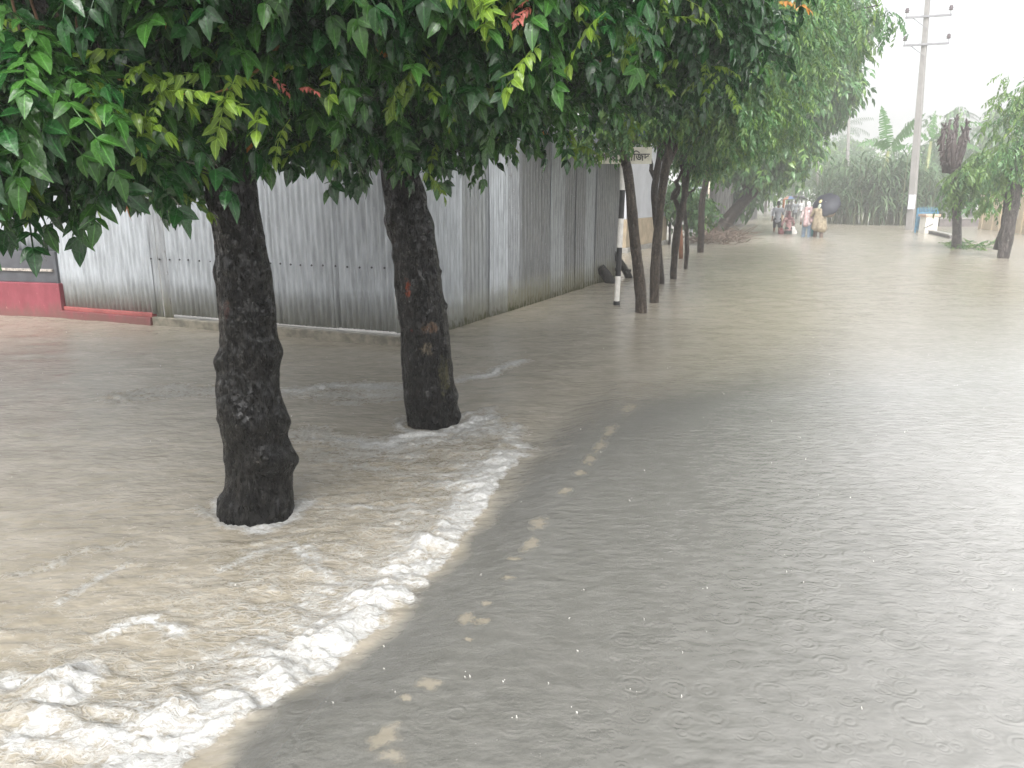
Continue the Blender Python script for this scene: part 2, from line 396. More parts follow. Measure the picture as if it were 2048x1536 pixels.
# road bed under the shallow water, a strip along the road direction
mb = MB(); RL, RW = 260.0, 9.0
ca = math.atan2(RD[1], RD[0])-math.pi/2
oc = P0 + RD*(RL/2-8) + RN*(RW/2+.12)
mb.box((oc[0], oc[1], -.41), (RW, RL, .80), ca)
road = mb.build("road", plain("wet_asphalt", (.055, .055, .052), .5, .35, 30, .4)); tag(road, kind="structure")
wt = NT('worn_cream_paint'); c = wt.coord(); wn_ = wt.noise(16, c, 5, .6)
worn = wt.bs(color=wt.mix(wn_, (.62, .50, .32), (.75, .63, .42)), rough=.6, alpha=wt.rng(wt.mth('ADD', wt.n('Attribute', attribute_name='fade').outputs['Fac'], wt.mth('MULTIPLY', wt.mth('SUBTRACT', wn_, .5), 1.6)), .05, .75, 0, .9))
# worn edge line, seen through the water as broken cream patches
mb = MB(); prng = random.Random(5); fade = []
def blob(px, py, l, w_):
    p = at(px, py, .0)[:2]; n = 14; vs_ = []
    for j in range(n):
        a = 2*math.pi*j/n; k = prng.uniform(.7, 1.2)
        q = p + RD*math.cos(a)*l*k + RN*math.sin(a)*w_*k; vs_.append((q[0], q[1], -.006)); fade.append(0.0)
    vs_.append((p[0], p[1], -.006)); fade.append(1.0); mb.add(vs_, [(j, (j+1) % n, n) for j in range(n)])
for px, py, l, w_ in [(770, 1470, .05, .035), (785, 1505, .03, .05), (862, 1364, .03, .036), (812, 1392, .015, .02), (935, 1235, .034, .04), (962, 1238, .02, .028), (935, 1275, .012, .016), (972, 1203, .018, .022),
                      (1015, 1152, .02, .024), (1030, 1115, .02, .03), (1062, 1085, .07, .032), (1078, 1045, .07, .036), (1130, 980, .05, .03), (1160, 945, .04, .035), (1180, 915, .10, .04), (1200, 890, .12, .036),
                      (1222, 858, .14, .04), (1255, 815, .15, .05)]:
    blob(px, py, l*1.7, w_*1.6)
mk = mb.build("road_marking", worn); fa_ = mk.data.attributes.new('fade', 'FLOAT', 'POINT'); fa_.data.foreach_set('value', fade); tag(mk, kind="structure")
mk.location.z = 0.0

# splashes thrown up by heavy drops
mb = MB()
for i in range(260):
    yy = 2.0 + 24*prng.random()**1.6; xx = prng.uniform(-.72, .72)*yy + .1
    s_, t0 = road_st(xx, yy); zz = float(.085*(1-sstep(.2, 3.5, np.array(t0)))*sstep(-.02, .42, np.array(s_-edge_s(np.clip(t0, -3.2, 0)))))
    hgt = prng.uniform(.003, .010); r_ = prng.uniform(.0012, .003)
    mb.tube([(xx, yy, zz-.004), (xx+prng.uniform(-.003, .003), yy, zz+hgt*.6), (xx+prng.uniform(-.005, .005), yy, zz+hgt)], [r_*1.8, r_*.7, r_*.3], 5)
    if prng.random() < .5: mb.ball((xx+prng.uniform(-.02, .02), yy+prng.uniform(-.02, .02), zz+hgt*prng.uniform(.7, 2.2)), r_*.7, 6, 4)
sp = mb.build("rain_splashes", plain("splash_water", (.50, .49, .46), .15, .05, 20, 0), smooth=True); tag(sp, kind="stuff")
# ================================================================== FENCE OF CORRUGATED TIN
def tin(name, base, rust=.0, moss=.5, rough=.42):
    t = NT(name); c = t.coord(); cz = t.mapv(c, (3.2, 3.2, .5))
    n = t.noise(5, cz, 5, .6); f = t.noise(30, t.mapv(c, (1, 1, .35)), 4, .6)
    col = t.mix(t.rng(n, .3, .7), tuple(v*.74 for v in base), tuple(min(1, v*1.16) for v in base))
    sp = t.rng(t.noise(26, c, 3, .7), .66, .70, 0, .75); col = t.mix(sp, col, (.46, .48, .50))
    zz = t.n("SeparateXYZ"); t.t.links.new(c, zz.inputs[0])
    lvl = t.mth('ADD', zz.outputs["Z"], t.mth('MULTIPLY', t.mth('SUBTRACT', f, .5), -.55))
    col = t.mix(t.rng(lvl, .05, .55, moss, 0), col, (.30, .29, .20)); col = t.mix(t.rng(lvl, -.04, .12, min(1, moss*1.6), 0), col, (.10, .105, .045))
    if rust: col = t.mix(t.rng(t.noise(11, cz, 5, .7), .60, .68, 0, rust), col, (.085, .07, .06))
    return t.bs(color=col, rough=t.rng(f, .3, .7, rough*.7, rough*1.4), metal=.35, normal=t.bump(f, .12, .01))
TIN = [tin("tin_bright", (.38, .405, .43), 0, .45), tin("tin_mid", (.30, .318, .335), 0, .55), tin("tin_dull", (.185, .192, .20), .35, .75), tin("tin_spotted", (.27, .285, .30), .9, .75)]
dark_iron = plain("nail_head", (.03, .03, .03), .6, .2)

def tin_sheet(parent, p, d, width, z0, z1, mat, pitch=.078, ampl=.010, off=0.0, lean=0.0, name="tin_sheet"):
    "one corrugated sheet: a real wavy cross-section, thin but two sided"
    nrm = np.array([d[1], -d[0]]); n = int(width/pitch*8)+1
    u = np.linspace(0, width, n); wv = ampl*np.sin(2*math.pi*u/pitch) + off
    nz = 7; zs = np.linspace(z0, z1, nz); V_ = []
    for side in (0, 1):
        for k, zz in enumerate(zs):
            wob = .006*math.sin(zz*2.1+p[0]*3)
            q = p[None, :] + d[None, :]*(u[:, None]) + nrm[None, :]*(wv[:, None] + wob + lean*(zz-z0) - side*.0035)
            V_.append(np.column_stack([q, np.full(n, zz)]))
    V_ = np.concatenate(V_); fs = []; A = np.arange(2*nz*n).reshape(2, nz, n)
    Q1 = np.stack([A[0, :-1, :-1], A[0, :-1, 1:], A[0, 1:, 1:], A[0, 1:, :-1]], -1).reshape(-1, 4)
    Q2 = np.stack([A[1, :-1, :-1], A[1, 1:, :-1], A[1, 1:, 1:], A[1, :-1, 1:]], -1).reshape(-1, 4)
    e = []
    for k in range(n-1): e += [(A[0, -1, k], A[0, -1, k+1], A[1, -1, k+1], A[1, -1, k]), (A[0, 0, k], A[1, 0, k], A[1, 0, k+1], A[0, 0, k+1])]
    for k in range(nz-1): e += [(A[0, k, 0], A[0, k+1, 0], A[1, k+1, 0], A[1, k, 0]), (A[0, k, -1], A[1, k, -1], A[1, k+1, -1], A[0, k+1, -1])]
    o = np_obj(name, None, V_, Q=np.concatenate([Q1, Q2, np.array(e)]), mats=[mat]); hang(o, parent); return o

A0 = at(130, 634)[:2]; A1 = at(320, 648)[:2]; A2 = at(802, 690)[:2]; A3 = at(1238, 553)[:2]
fence = empty("tin_fence", (*A2, 0), "grey corrugated tin fence turning a corner behind the two thick dark trunks", "fence")
dA = (A2-A0)/np.linalg.norm(A2-A0); LA = np.linalg.norm(A2-A0); nA = np.array([dA[1], -dA[0]])
frng = random.Random(11); fz = 2.75
x0 = 0.0; k = 0
cuts = [2.02, .26, .20, .82, .84, .83, .80, .82]
L1 = np.linalg.norm(A1-A0)
cuts = [L1*.99, .15, .17, .80, .84, .82, .80, .82]
for k, wd in enumerate(cuts):
    if x0 >= LA-.02: break
    wd = min(wd, LA-x0)
    if k == 1: tin_sheet(fence, A0+dA*(x0+.02), dA, wd-.03, .04, fz, TIN[1], .075, .006, -.012)
    elif k == 2: tin_sheet(fence, A0+dA*(x0+.015), dA, wd-.03, .10, fz-.04, TIN[3], .085, .004, -.01, .012)
    else: tin_sheet(fence, A0+dA*x0, dA, wd+.045 if x0+wd < LA-.1 else wd, .13+.02*frng.random(), fz+frng.uniform(-.1, .1), TIN[0], .077, .0145, .007*(k % 2))
    x0 += wd
# row of nail heads along the middle rail, and the rail behind
mb = MB(); s_ = L1+.05
while s_ < LA-.05:
    q = A0+dA*s_+nA*.021; mb = MB(); mb.ball((q[0], q[1], .84+.004*math.sin(s_*9)), (.012, .012, .012), 7, 5); hang(mb.build("nail", dark_iron, smooth=True), fence); s_ += .156+frng.uniform(-.02, .02)
mb = MB()
for zz in (.84, 1.7, 2.5):
    a = A0-nA*.05; b = A2-nA*.05
    mb.tube([(a[0], a[1], zz), (b[0], b[1], zz)], .025, 6)
dB = (A3-A2)/np.linalg.norm(A3-A2); LB = np.linalg.norm(A3-A2); nB = np.array([dB[1], -dB[0]])
for zz in (.6, 1.5, 2.4):
    a = A2-nB*.06; b = A3-nB*.06
    mb.tube([(a[0], a[1], zz), (b[0], b[1], zz)], .025, 6)
hang(mb.build("fence_rail", plain("rail_bamboo", (.20, .15, .08), .6)), fence)
x0 = 0.0; seq = [0, 0, 1, 0, 3, 2, 2, 1, 2, 2, 1, 2, 2, 2, 2, 1, 2, 2]; wids = [.80, .62, .78, .55, .42, .82, .40, .55, .62, .45, .62, .7, .5, .6, .8, .6, .6]
k = 0
while x0 < LB-.05:
    wd = min(wids[k % len(wids)], LB-x0)
    m_ = seq[k % len(seq)]; pit = .076 if m_ in (0, 3) else .11
    tin_sheet(fence, A2+dB*x0, dB, wd+.05 if x0+wd < LB-.06 else wd, -.12, fz+frng.uniform(-.12, .15), TIN[m_], pit, .014 if m_ in (0, 3) else .004, .008*(k % 2)+frng.uniform(0, .012), frng.uniform(-.006, .006))
    x0 += wd; k += 1
# concrete plinth under the left run, red painted under its first sheet
def plinth(name, a, b, h, mat, dep=.16, label=None, cat=None):
    d = (b-a)/np.linalg.norm(b-a); n_ = np.array([d[1], -d[0]]); mid = (a+b)/2 + n_*(-.01)
    m_ = MB(); m_.box((mid[0], mid[1], (h-.3)/2), (np.linalg.norm(b-a), dep, h+.3), math.atan2(d[1], d[0]))
    o = m_.build(name, mat, bevel=.012); tag(o, label, cat); return o
conc = plain("stained_concrete", (.17, .155, .12), .6, .4, 9, .4)
redp = NT("red_wall_paint"); c = redp.coord(); n_ = redp.noise(4, redp.mapv(c, (1, 1, .5)), 6, .65); zz = redp.n("SeparateXYZ"); redp.t.links.new(c, zz.inputs[0])
colr = redp.mix(redp.rng(n_, .3, .72), (.17, .030, .042), (.25, .055, .072)); colr = redp.mix(redp.rng(redp.noise(40, redp.mapv(c, (1, 1, .1)), 3), .68, .74, 0, .4), colr, (.62, .30, .30))
lv = redp.mth('ADD', zz.outputs['Z'], redp.mth('MULTIPLY', redp.mth('SUBTRACT', redp.noise(9, redp.mapv(c, (1, 1, .3)), 5, .7), .5), .5)); colr = redp.mix(redp.rng(lv, .0, .22, .7, 0), colr, (.12, .07, .055)); colr = redp.mix(redp.rng(redp.noise(13, c, 5, .75), .64, .70, 0, .7), colr, (.36, .22, .19))
redp = redp.bs(color=colr, rough=.45, normal=redp.bump(redp.noise(25, c, 4), .2, .01))
redl = plain("faded_red_paint", (.27, .075, .07), .5, .25, 7, .2)
plinth("concrete_plinth", A1-dA*.02+nA*.03, A2+nA*.03+dA*.03, .105, conc, .16, "low stained concrete plinth under the grey corrugated tin fence", "plinth")
rk = MB(); mid = (A0+A1)/2+nA*.03; ang = math.atan2(dA[1], dA[0]); Lr = np.linalg.norm(A1-A0)
rk.box((mid[0], mid[1], -.08), (Lr-.04, .15, .36), ang); rk.box((mid[0]-nA[0]*.02, mid[1]-nA[1]*.02, .125), (Lr-.05, .11, .056), ang, 1)
o = rk.build("red_kerb", [redp, redl], bevel=.01); tag(o, "low red painted kerb below the first bright tin sheet, beside the red wall", "kerb")
# red wall with a dark shutter over it at the far left
B0 = at(-420, 612)[:2]; B1 = at(126, 636)[:2]
dR = (B1-B0)/np.linalg.norm(B1-B0); nR = np.array([dR[1], -dR[0]]); LR = np.linalg.norm(B1-B0); angR = math.atan2(dR[1], dR[0])
shop = empty("red_wall", (*B1, 0), "red painted low wall with a dark grey shutter above, left of the tin fence", "wall")
def on(s, out, z): q = B0+dR*s+nR*out; return (q[0], q[1], z)
zt = aty(60, 566, at(60, 634)[1])[2]; zs_ = aty(60, 503, at(60, 634)[1])[2]
m_ = MB(); m_.box(on(LR/2, -.10, (zt-.4)/2), (LR, .2, zt+.4), angR); hang(m_.build("wall_base", redp, bevel=.01), shop)
shut = plain("dark_shutter", (.060, .063, .072), .4, .2, 6, .1)
m_ = MB(); m_.box(on(LR/2, -.12, (zt+zs_)/2), (LR-.01, .10, zs_-zt), angR); sh = hang(m_.build("shutter", shut, bevel=.006), shop)
m_ = MB(); m_.box(on(LR/2-.05, -.055, zt+(zs_-zt)*.40), (LR-.12, .035, .035), angR); hang(m_.build("shutter_rail", plain("rail_worn", (.30, .27, .24), .5, .6, 30), bevel=.006), shop)
m_ = MB(); m_.box(on(LR-.035, -.05, (zt+zs_)/2), (.04, .06, zs_-zt), angR); hang(m_.build("door_post", shut, bevel=.005), shop)
for kk in range(4):
    tin_sheet(shop, B0+dR*(LR-.86*(kk+1))-nR*.20, dR, .88, zs_-.02, fz-.1, TIN[0], .077, .0105, .006*(kk % 2), 0, "tin_sheet")

# ================================================================== LEAVES
def leaflet(a, w_dir, L, W, nrm, hi=True, fold=.22, curl=.25, base=np.zeros(3)):
    if hi: ts = [0, .16, .42, .72, 1]; ws = [0, .80, 1.0, .62, 0]
    else: ts = [0, .2, .58, 1]; ws = [0, .86, .84, 0]
    V_ = []; 
    for tt in ts: V_.append(base + a*L*tt - nrm*curl*L*tt*tt)
    m = len(ts)
    for sd in (1, -1):
        for i in range(1, m-1): V_.append(base + a*L*ts[i] - nrm*curl*L*ts[i]**2 + w_dir*sd*ws[i]*W + nrm*fold*ws[i]*W)
    T = []; Qd = []
    for sd in (0, 1):
        o = m + sd*(m-2)
        def tri(*x): T.append(x if sd == 0 else x[::-1])
        tri(0, 1, o)
        for i in range(1, m-2):
            q = (i, i+1, o+i, o+i-1); Qd.append(q if sd == 0 else q[::-1])
        tri(m-2, m-1, o+m-3)
    return V_, T, Qd
def frond(seed, pairs, length, lL, lW, hi=True, droop=.5, hang_=.8, taper=.35):
    r = np.random.default_rng(seed); V_ = []; T = []; Qd = []; At = []
    def rp(x): return np.array([x*length, 0, -droop*length*x*x])
    def put(vv, tt, qq):
        tn = r.random(); nm = (len(vv)+4)//3 if len(vv) > 4 else 0; At.extend([(1.0 if i < nm else 0.0, tn) for i in range(len(vv))]); b = len(V_); V_.extend(vv); T.extend([tuple(b+i for i in f) for f in tt]); Qd.extend([tuple(b+i for i in f) for f in qq])
    for i in range(pairs):
        x = .18 + .80*i/max(1, pairs-1)
        k = (1-taper*abs(x-.6)*1.6)*r.uniform(.72, 1.18)
        for sd in (1, -1):
            a = np.array([.40+.25*x, sd*r.uniform(.45, .8), -hang_*r.uniform(.4, 1.35)]) + r.normal(0, .16, 3); a /= np.linalg.norm(a)
            wd = np.array([1, 0, -droop*x]) + r.normal(0, .18, 3); wd -= a*(a@wd); wd /= np.linalg.norm(wd); nn = np.cross(wd, a)
            if nn[2] < 0: nn = -nn
            put(*leaflet(a, wd, lL*k, lW*k, nn, hi, r.uniform(.05, .45), r.uniform(-.1, .6), rp(x)))
    a = np.array([.75, 0, -.3-hang_*.6]); a /= np.linalg.norm(a); wd = np.array([0, 1., 0]); nn = np.cross(a, wd); nn = nn if nn[2] > 0 else -nn
    put(*leaflet(a, wd, lL*1.05, lW, nn, hi, .2, .3, rp(1)))
    # the midrib of the whole frond
    for i in range(3):
        p, q = rp(i/3), rp((i+1)/3); h_ = .0035*length/.35
        put([p+[0, h_, 0], p+[0, -h_, 0], q+[0, -h_, 0], q+[0, h_, 0], p+[0, 0, h_*1.4], q+[0, 0, h_*1.4]], [], [(0, 1, 2, 3), (0, 3, 5, 4), (1, 4, 5, 2)])
    return np.array(V_, np.float32), np.array(T, np.int32).reshape(-1, 3), np.array(Qd, np.int32).reshape(-1, 4), np.array(At, np.float32)
SF_HI = [frond(s_, 5+s_ % 3, .29, .086, .0232, True, .40, .50) for s_ in range(6)]
SF_LO = [frond(20+s_, 6, .29, .084, .0245, False, .40, .55) for s_ in range(4)]
NARROW = [frond(40+s_, 6, .34, .115, .019, False, .5, .9) for s_ in range(4)]
FARF = [frond(60+s_, 3, .60, .30, .062, False, .5, .9) for s_ in range(4)]

class Crown:
    def __init__(s): s.A = []; s.V = []; s.T = []; s.Q = []; s.mt = []; s.mq = []; s.n = 0
    def put(s, tm, pos, yaw, pitch, roll, sc, mi=0):
        V_, T, Qd, At = tm; a2 = At.copy(); a2[:, 1] = np.clip(a2[:, 1]*.6+random.random()*.4, 0, 1); s.A.append(a2)
        m = np.array(Matrix.Translation(pos) @ Euler((roll, pitch, yaw), 'XYZ').to_matrix().to_4x4() @ Matrix.Scale(sc, 4))
        s.V.append(V_ @ m[:3, :3].T + m[:3, 3]); s.T.append(T+s.n); s.Q.append(Qd+s.n)
        s.mt.append(np.full(len(T), mi)); s.mq.append(np.full(len(Qd), mi)); s.n += len(V_)
    def spray(s, pos, tms, r, n=5, yaw=None, spread=2.6, sc=(.8, 1.15), pitch=(-.35, .75), probs=(1,), mi=None):
        y0 = r.uniform(0, 2*math.pi) if yaw is None else yaw
        for i in range(n):
            mm = mi if mi is not None else int(r.choice(len(probs), p=probs))
            k = r.uniform(*sc)*(1 if mm < 2 else .8)
            s.put(tms[r.integers(len(tms))], pos + r.normal(0, .05, 3), y0 + spread*(i/max(1, n-1)-.5) + r.normal(0, .3), r.uniform(*pitch), r.normal(0, .35), k, mm)
    def build(s, name, mats, parent):
        o = np_obj(name, None, np.concatenate(s.V), np.concatenate(s.T), np.concatenate(s.Q), mats, np.concatenate(s.mt), np.concatenate(s.mq), True, dict(rib=np.concatenate(s.A)[:, 0], tone=np.concatenate(s.A)[:, 1])); return hang(o, parent)

def trunk_mesh(name, pts, radii, mat, parent, nseg=40, step=.04, lump=.10, lf=5.0, bumps=(), seed=0, squash=.9):
    "tapered trunk along a path, with lumpy bark"
    pts = np.array(pts, float); radii = np.array(radii, float)
    d = np.concatenate([[0], np.cumsum(np.linalg.norm(np.diff(pts, axis=0), axis=1))]); n = max(4, int(d[-1]/step)); s_ = np.linspace(0, d[-1], n)
    P = np.stack([np.interp(s_, d, pts[:, i]) for i in range(3)], 1); r_ = np.interp(s_, d, radii)
    kk = min(9, n//3*2+1); ker = np.hanning(kk+2)[1:-1]; ker /= ker.sum()
    for i in range(3): P[:, i] = np.convolve(np.pad(P[:, i], kk//2, 'edge'), ker, 'valid')
    tang = np.gradient(P, axis=0); tang /= np.linalg.norm(tang, axis=1)[:, None]
    V_ = []; up = np.array([0, 1., 0]) if abs(tang[0, 1]) < .9 else np.array([1., 0, 0])
    for i in range(n):
        a = np.cross(up, tang[i]); a /= np.linalg.norm(a); b = np.cross(tang[i], a); up = b
        for j in range(nseg):
            th = 2*math.pi*j/nseg; q = a*math.cos(th)+b*math.sin(th)
            p = P[i]+q*r_[i]; k = 1 + lump*mnoise.fractal(Vector(p*np.array([lf, lf, lf*.55]))+Vector((seed*7.1, 0, 0)), .8, 2.1, 5) + lump*.25*abs(mnoise.noise(Vector(p*np.array([26, 26, 9]))))
            v = P[i]+q*r_[i]*k*(1 if abs(q[1]) < .5 else squash**.5)
            for (bp, br, bh) in bumps:
                dd = np.linalg.norm((v-np.array(bp))/br); v = v + q*bh*math.exp(-dd*dd)
            V_.append(v)
    A = np.arange(n*nseg).reshape(n, nseg); B = np.roll(A, -1, 1)
    Qd = np.stack([A[:-1], B[:-1], B[1:], A[1:]], -1).reshape(-1, 4)
    top = len(V_); V_.append(P[-1]); Td = np.stack([A[-1], B[-1], np.full(nseg, top)], -1)
    return hang(np_obj(name, None, np.array(V_), Td, Qd, [mat]), parent)

# ================================================================== THE TWO BIG TREES
def rows(Y, rows_):
    pts = []; rad = []
    for (py, l, r_) in rows_:
        a = aty(l, py, Y); b = aty(r_, py, Y); pts.append((a+b)/2); rad.append((b[0]-a[0])/2*.92)
    return pts, rad
Y1 = at(512, 1024)[1]; Y2 = at(866, 846)[1]
p1, r1 = rows(Y1, [(1075, 436, 592), (1020, 440, 590), (980, 448, 588), (900, 446, 572), (850, 440, 570), (800, 438, 568), (700, 438, 560), (650, 438, 554), (600, 436, 550), (500, 427, 536), (400, 412, 520), (330, 402, 512), (200, 385, 500), (60, 380, 485), (-300, 380, 470)])
bark1 = bark("wet_black_bark", (.002, .0018, .0017), (.009, .0075, .006), (.06, .056, .05), .02, 1.0, scars=[(aty(468, 610, Y1)-np.array([0, .17, 0]), (.03, .08, .07), (.11, .03, .02))])
tree = empty("starfruit_tree", (*at(512, 1024)[:2], 0), "thick knobbly black trunk standing nearest in the brown flood water, leafy crown", "tree")
bm1 = []
for (px, py, r_, h_) in [(570, 840, .075, .045), (575, 915, .07, .06), (556, 905, .05, .03), (552, 700, .07, .03), (440, 770, .07, .025), (470, 800, .09, .02), (438, 540, .06, .015), (445, 720, .05, .025), (548, 780, .06, .02), (520, 830, .08, .035), (540, 900, .08, .04), (460, 1000, .09, .02)]:
    q = aty(px, py, Y1); ax_ = p1[0]; q = q-np.array([0, .12 if 450 < px < 555 else .03, 0]); bm1.append((q, r_, h_*1.4))
krg = np.random.default_rng(55)
def knobs(pts_, rad_, n, z1):
    out = []
    for i in range(n):
        zz = krg.uniform(0, z1); P_ = np.array(pts_); c0 = np.array([np.interp(zz, P_[::1, 2], P_[:, k]) for k in range(3)]); r0 = np.interp(zz, P_[:, 2], rad_); a_ = krg.uniform(math.pi*.85, math.pi*2.15)
        out.append((c0+np.array([math.cos(a_)*r0, math.sin(a_)*r0*.95, 0]), krg.uniform(.02, .05), krg.uniform(.006, .02)))
    return out
bm1 += knobs(p1, r1, 46, 1.7)
trunk_mesh("trunk", p1, r1, bark1, tree, 72, .014, .13, 4.5, bm1, 1)
p2, r2 = rows(Y2, [(880, 808, 924), (845, 811, 920), (800, 804, 914), (700, 797, 904), (600, 790, 893), (500, 782, 877), (450, 774, 867), (390, 764, 848), (330, 755, 835), (200, 740, 810), (0, 735, 790), (-260, 740, 780)])
sc2 = aty(820, 572, Y2)-np.array([0, .19, 0])
bark2 = bark("wet_brown_bark", (.0025, .0022, .002), (.013, .010, .008), (.08, .072, .055), .03, 1.1,
             scars=[(sc2, (.028, .10, .075), (.34, .055, .012)), (aty(828, 655, Y2)-np.array([0, .2, 0]), (.015, .08, .025), (.25, .03, .04)), (aty(868, 650, Y2)-np.array([0, .2, 0]), (.07, .12, .05), (.16, .09, .05)),
                    (aty(858, 690, Y2)-np.array([0, .2, 0]), (.05, .10, .05), (.22, .18, .12)), (aty(893, 740, Y2)-np.array([0, .17, 0]), (.05, .12, .16), (.09, .085, .035))])
tree2 = empty("starfruit_tree", (*at(866, 846)[:2], 0), "thick dark trunk with an orange scar, foam curling round its foot", "tree")
bm2 = [(aty(772, 440, Y2), .06, .03), (aty(775, 470, Y2), .05, .025), (aty(912, 790, Y2), .06, .025), (aty(918, 825, Y2), .06, .03)]
bm2 += knobs(p2, r2, 40, 1.8)
trunk_mesh("trunk", p2, r2, bark2, tree2, 72, .018, .10, 4.5, bm2, 2)

def limb(parent, a, b, r0, r1_, mat, sag=.15, seed=0, n=7):
    a = np.array(a, float); b = np.array(b, float); rr = np.random.default_rng(seed)
    ts = np.linspace(0, 1, n); pts = [a+(b-a)*t_+np.array([0, 0, sag*math.sin(math.pi*t_)])+rr.normal(0, .03, 3)*(0 < t_ < 1) for t_ in ts]
    m_ = MB(); m_.tube(pts, [r0+(r1_-r0)*t_ for t_ in ts], 9); return hang(m_.build("limb", mat, smooth=True), parent)
LM = [M['leaf'], M['leaf2'], M['young'], M['old'], M['flower']]
def twigs_to(parent, hub, nodes, mat, r=.006, frac=1.0, rr=None):
    m_ = MB()
    for q in nodes:
        if rr is not None and rr.random() > frac: continue
        hubq = hub[np.argmin(np.linalg.norm(hub-q, axis=1))]
        mid = (hubq+q)/2+np.array([0, 0, .12]); m_.tube([hubq, mid, q], [r*2.2, r*1.5, r*.6], 5, caps=False)
    if m_.v: hang(m_.build("twigs", mat, smooth=True), parent)
def zlow(x, y): return 2.25 + .42*sstep(0, .9, x) + .10*np.sin(x*3.1+1.0)+.08*np.sin(y*2.7+x)
def ell(c, r_, n, rr, shell=.0):
    v = rr.normal(size=(n, 3)); v /= np.linalg.norm(v, axis=1)[:, None]; k = rr.random((n, 1))**(1/3.)
    k = shell+(1-shell)*k; return np.array(c)+v*k*np.array(r_)

def big_crown(tree_, trunk_top, bodies, front, young, seed, hubs, barkm):
    rr = np.random.default_rng(seed); cr = Crown(); nodes_all = []
    for (c_, r_, n) in bodies:
        P = ell(c_, r_, n, rr, .25); P = P[P[:, 2] > zlow(P[:, 0], P[:, 1])]
        for q in P:
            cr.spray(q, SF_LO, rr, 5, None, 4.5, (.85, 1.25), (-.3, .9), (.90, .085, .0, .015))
        nodes_all.append(P)
    for (px, py, Yd, rad, n) in front:
        c_ = aty(px, py, Yd)+np.array([0, 0, .31])
        P = ell(c_, (rad, rad, rad*.62), max(2, int(n*.85)), rr)
        for q in P:
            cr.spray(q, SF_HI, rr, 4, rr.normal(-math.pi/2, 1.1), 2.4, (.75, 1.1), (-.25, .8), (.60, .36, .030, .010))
        nodes_all.append(P)
    for (px, py, Yd, n, sc_) in young:
        c_ = aty(px, py, Yd-.15)+np.array([0, 0, .10])
        cr.spray(c_, SF_HI, rr, max(1, n-1), rr.normal(-math.pi/2, .9), 2.2, (sc_*.8, sc_*1.1), (-.2, .6), (), 2)
        if rr.random() < .22: cr.spray(c_+rr.normal(0, .05, 3), SF_HI, rr, 2, None, 2, (.28, .4), (-.3, .6), (), 4 if rr.random() < .6 else 3)
    cr.build("crown", LM, tree_)
    hubs = np.array(hubs)
    twigs_to(tree_, hubs, np.concatenate(nodes_all), M['twig'], .0045, .35, rr)
t1 = np.array(p1[-2]); h1 = []
for i, (dx, dy, dz) in enumerate([(-1.8, -.9, .5), (-2.6, .8, .9), (-.8, -1.0, .6), (.3, -.8, .7), (-1.2, 1.4, 1.3), (.9, .5, 1.1), (-3.4, .2, .5)]):
    b = np.array([t1[0]+dx, t1[1]+dy, 2.3+dz]); limb(tree, (t1[0], t1[1], 1.95+.12*i), b, .07, .022, bark1, .18, i)
    for f in (.45, .7, 1.0): h1.append(np.array([t1[0], t1[1], 2.1+.1*i])*(1-f)+b*f)
t2 = np.array(p2[-2]); h2 = []
for i, (dx, dy, dz) in enumerate([(1.0, -1.6, .2), (-.7, -1.8, .3), (1.3, .3, .8), (-.4, 1.4, 1.2), (.3, -2.2, .6), (1.6, -.6, .2)]):
    b = np.array([t2[0]+dx, t2[1]+dy, 2.4+dz]); limb(tree2, (t2[0], t2[1], 2.0+.14*i), b, .075, .022, bark2, .15, 20+i)
    for f in (.45, .7, 1.0): h2.append(np.array([t2[0], t2[1], 2.2+.1*i])*(1-f)+b*f)
big_crown(tree, t1, [((-3.4, 5.5, 3.0), (3.2, 1.7, 1.45), 720), ((-1.5, 5.0, 3.1), (1.9, 1.4, 1.4), 560), ((-1.1, 3.5, 3.75), (1.8, 1.2, .75), 300), ((-3.0, 2.7, 3.8), (2.6, 1.9, .8), 230)],  # last body: unseen leaf mass overhead, added to shade crown and trunk
          [(60, 310, 2.35, .20, 9), (120, 370, 2.4, .22, 14), (60, 440, 2.5, .20, 10), (180, 420, 2.6, .18, 8), (20, 400, 2.3, .2, 8), (130, 440, 2.55, .15, 7), (250, 370, 2.9, .2, 7), (220, 400, 3.0, .15, 5),
           (60, 100, 2.5, .22, 6), (90, 20, 2.3, .25, 6), (20, 200, 2.6, .2, 5), (340, 30, 2.3, .15, 4), (290, 10, 2.3, .2, 5),
           (420, 110, 2.75, .30, 20), (520, 60, 2.6, .30, 20), (560, 170, 2.8, .26, 18), (450, 210, 2.7, .18, 12), (640, 80, 2.8, .30, 18), (620, 190, 2.9, .2, 12), (400, 260, 2.7, .12, 7), (520, 240, 2.85, .16, 8),
           (540, 330, 3.6, .25, 12), (600, 360, 3.7, .18, 10), (650, 300, 3.7, .28, 14), (310, 390, 3.6, .25, 12), (360, 410, 3.7, .2, 12), (280, 380, 3.6, .15, 5), (690, 210, 3.1, .25, 12), (480, 10, 2.4, .3, 14), (370, 330, 3.3, .2, 8)],
          [(240, 230, 2.5, 4, .8), (290, 205, 2.5, 3, .95), (300, 265, 2.5, 3, .7), (400, 195, 2.6, 3, .75), (345, 190, 2.55, 3, .6), (470, 215, 2.6, 3, .8), (590, 180, 2.7, 2, .9), (660, 140, 2.8, 2, .8), (380, 340, 3.2, 2, .7), (640, 330, 3.5, 3, .7), (560, 260, 2.9, 2, .7), (20, 90, 2.5, 3, .8), (50, 390, 2.4, 1, .5), (280, 410, 3.5, 3, .8)],
          101, h1, bark1)
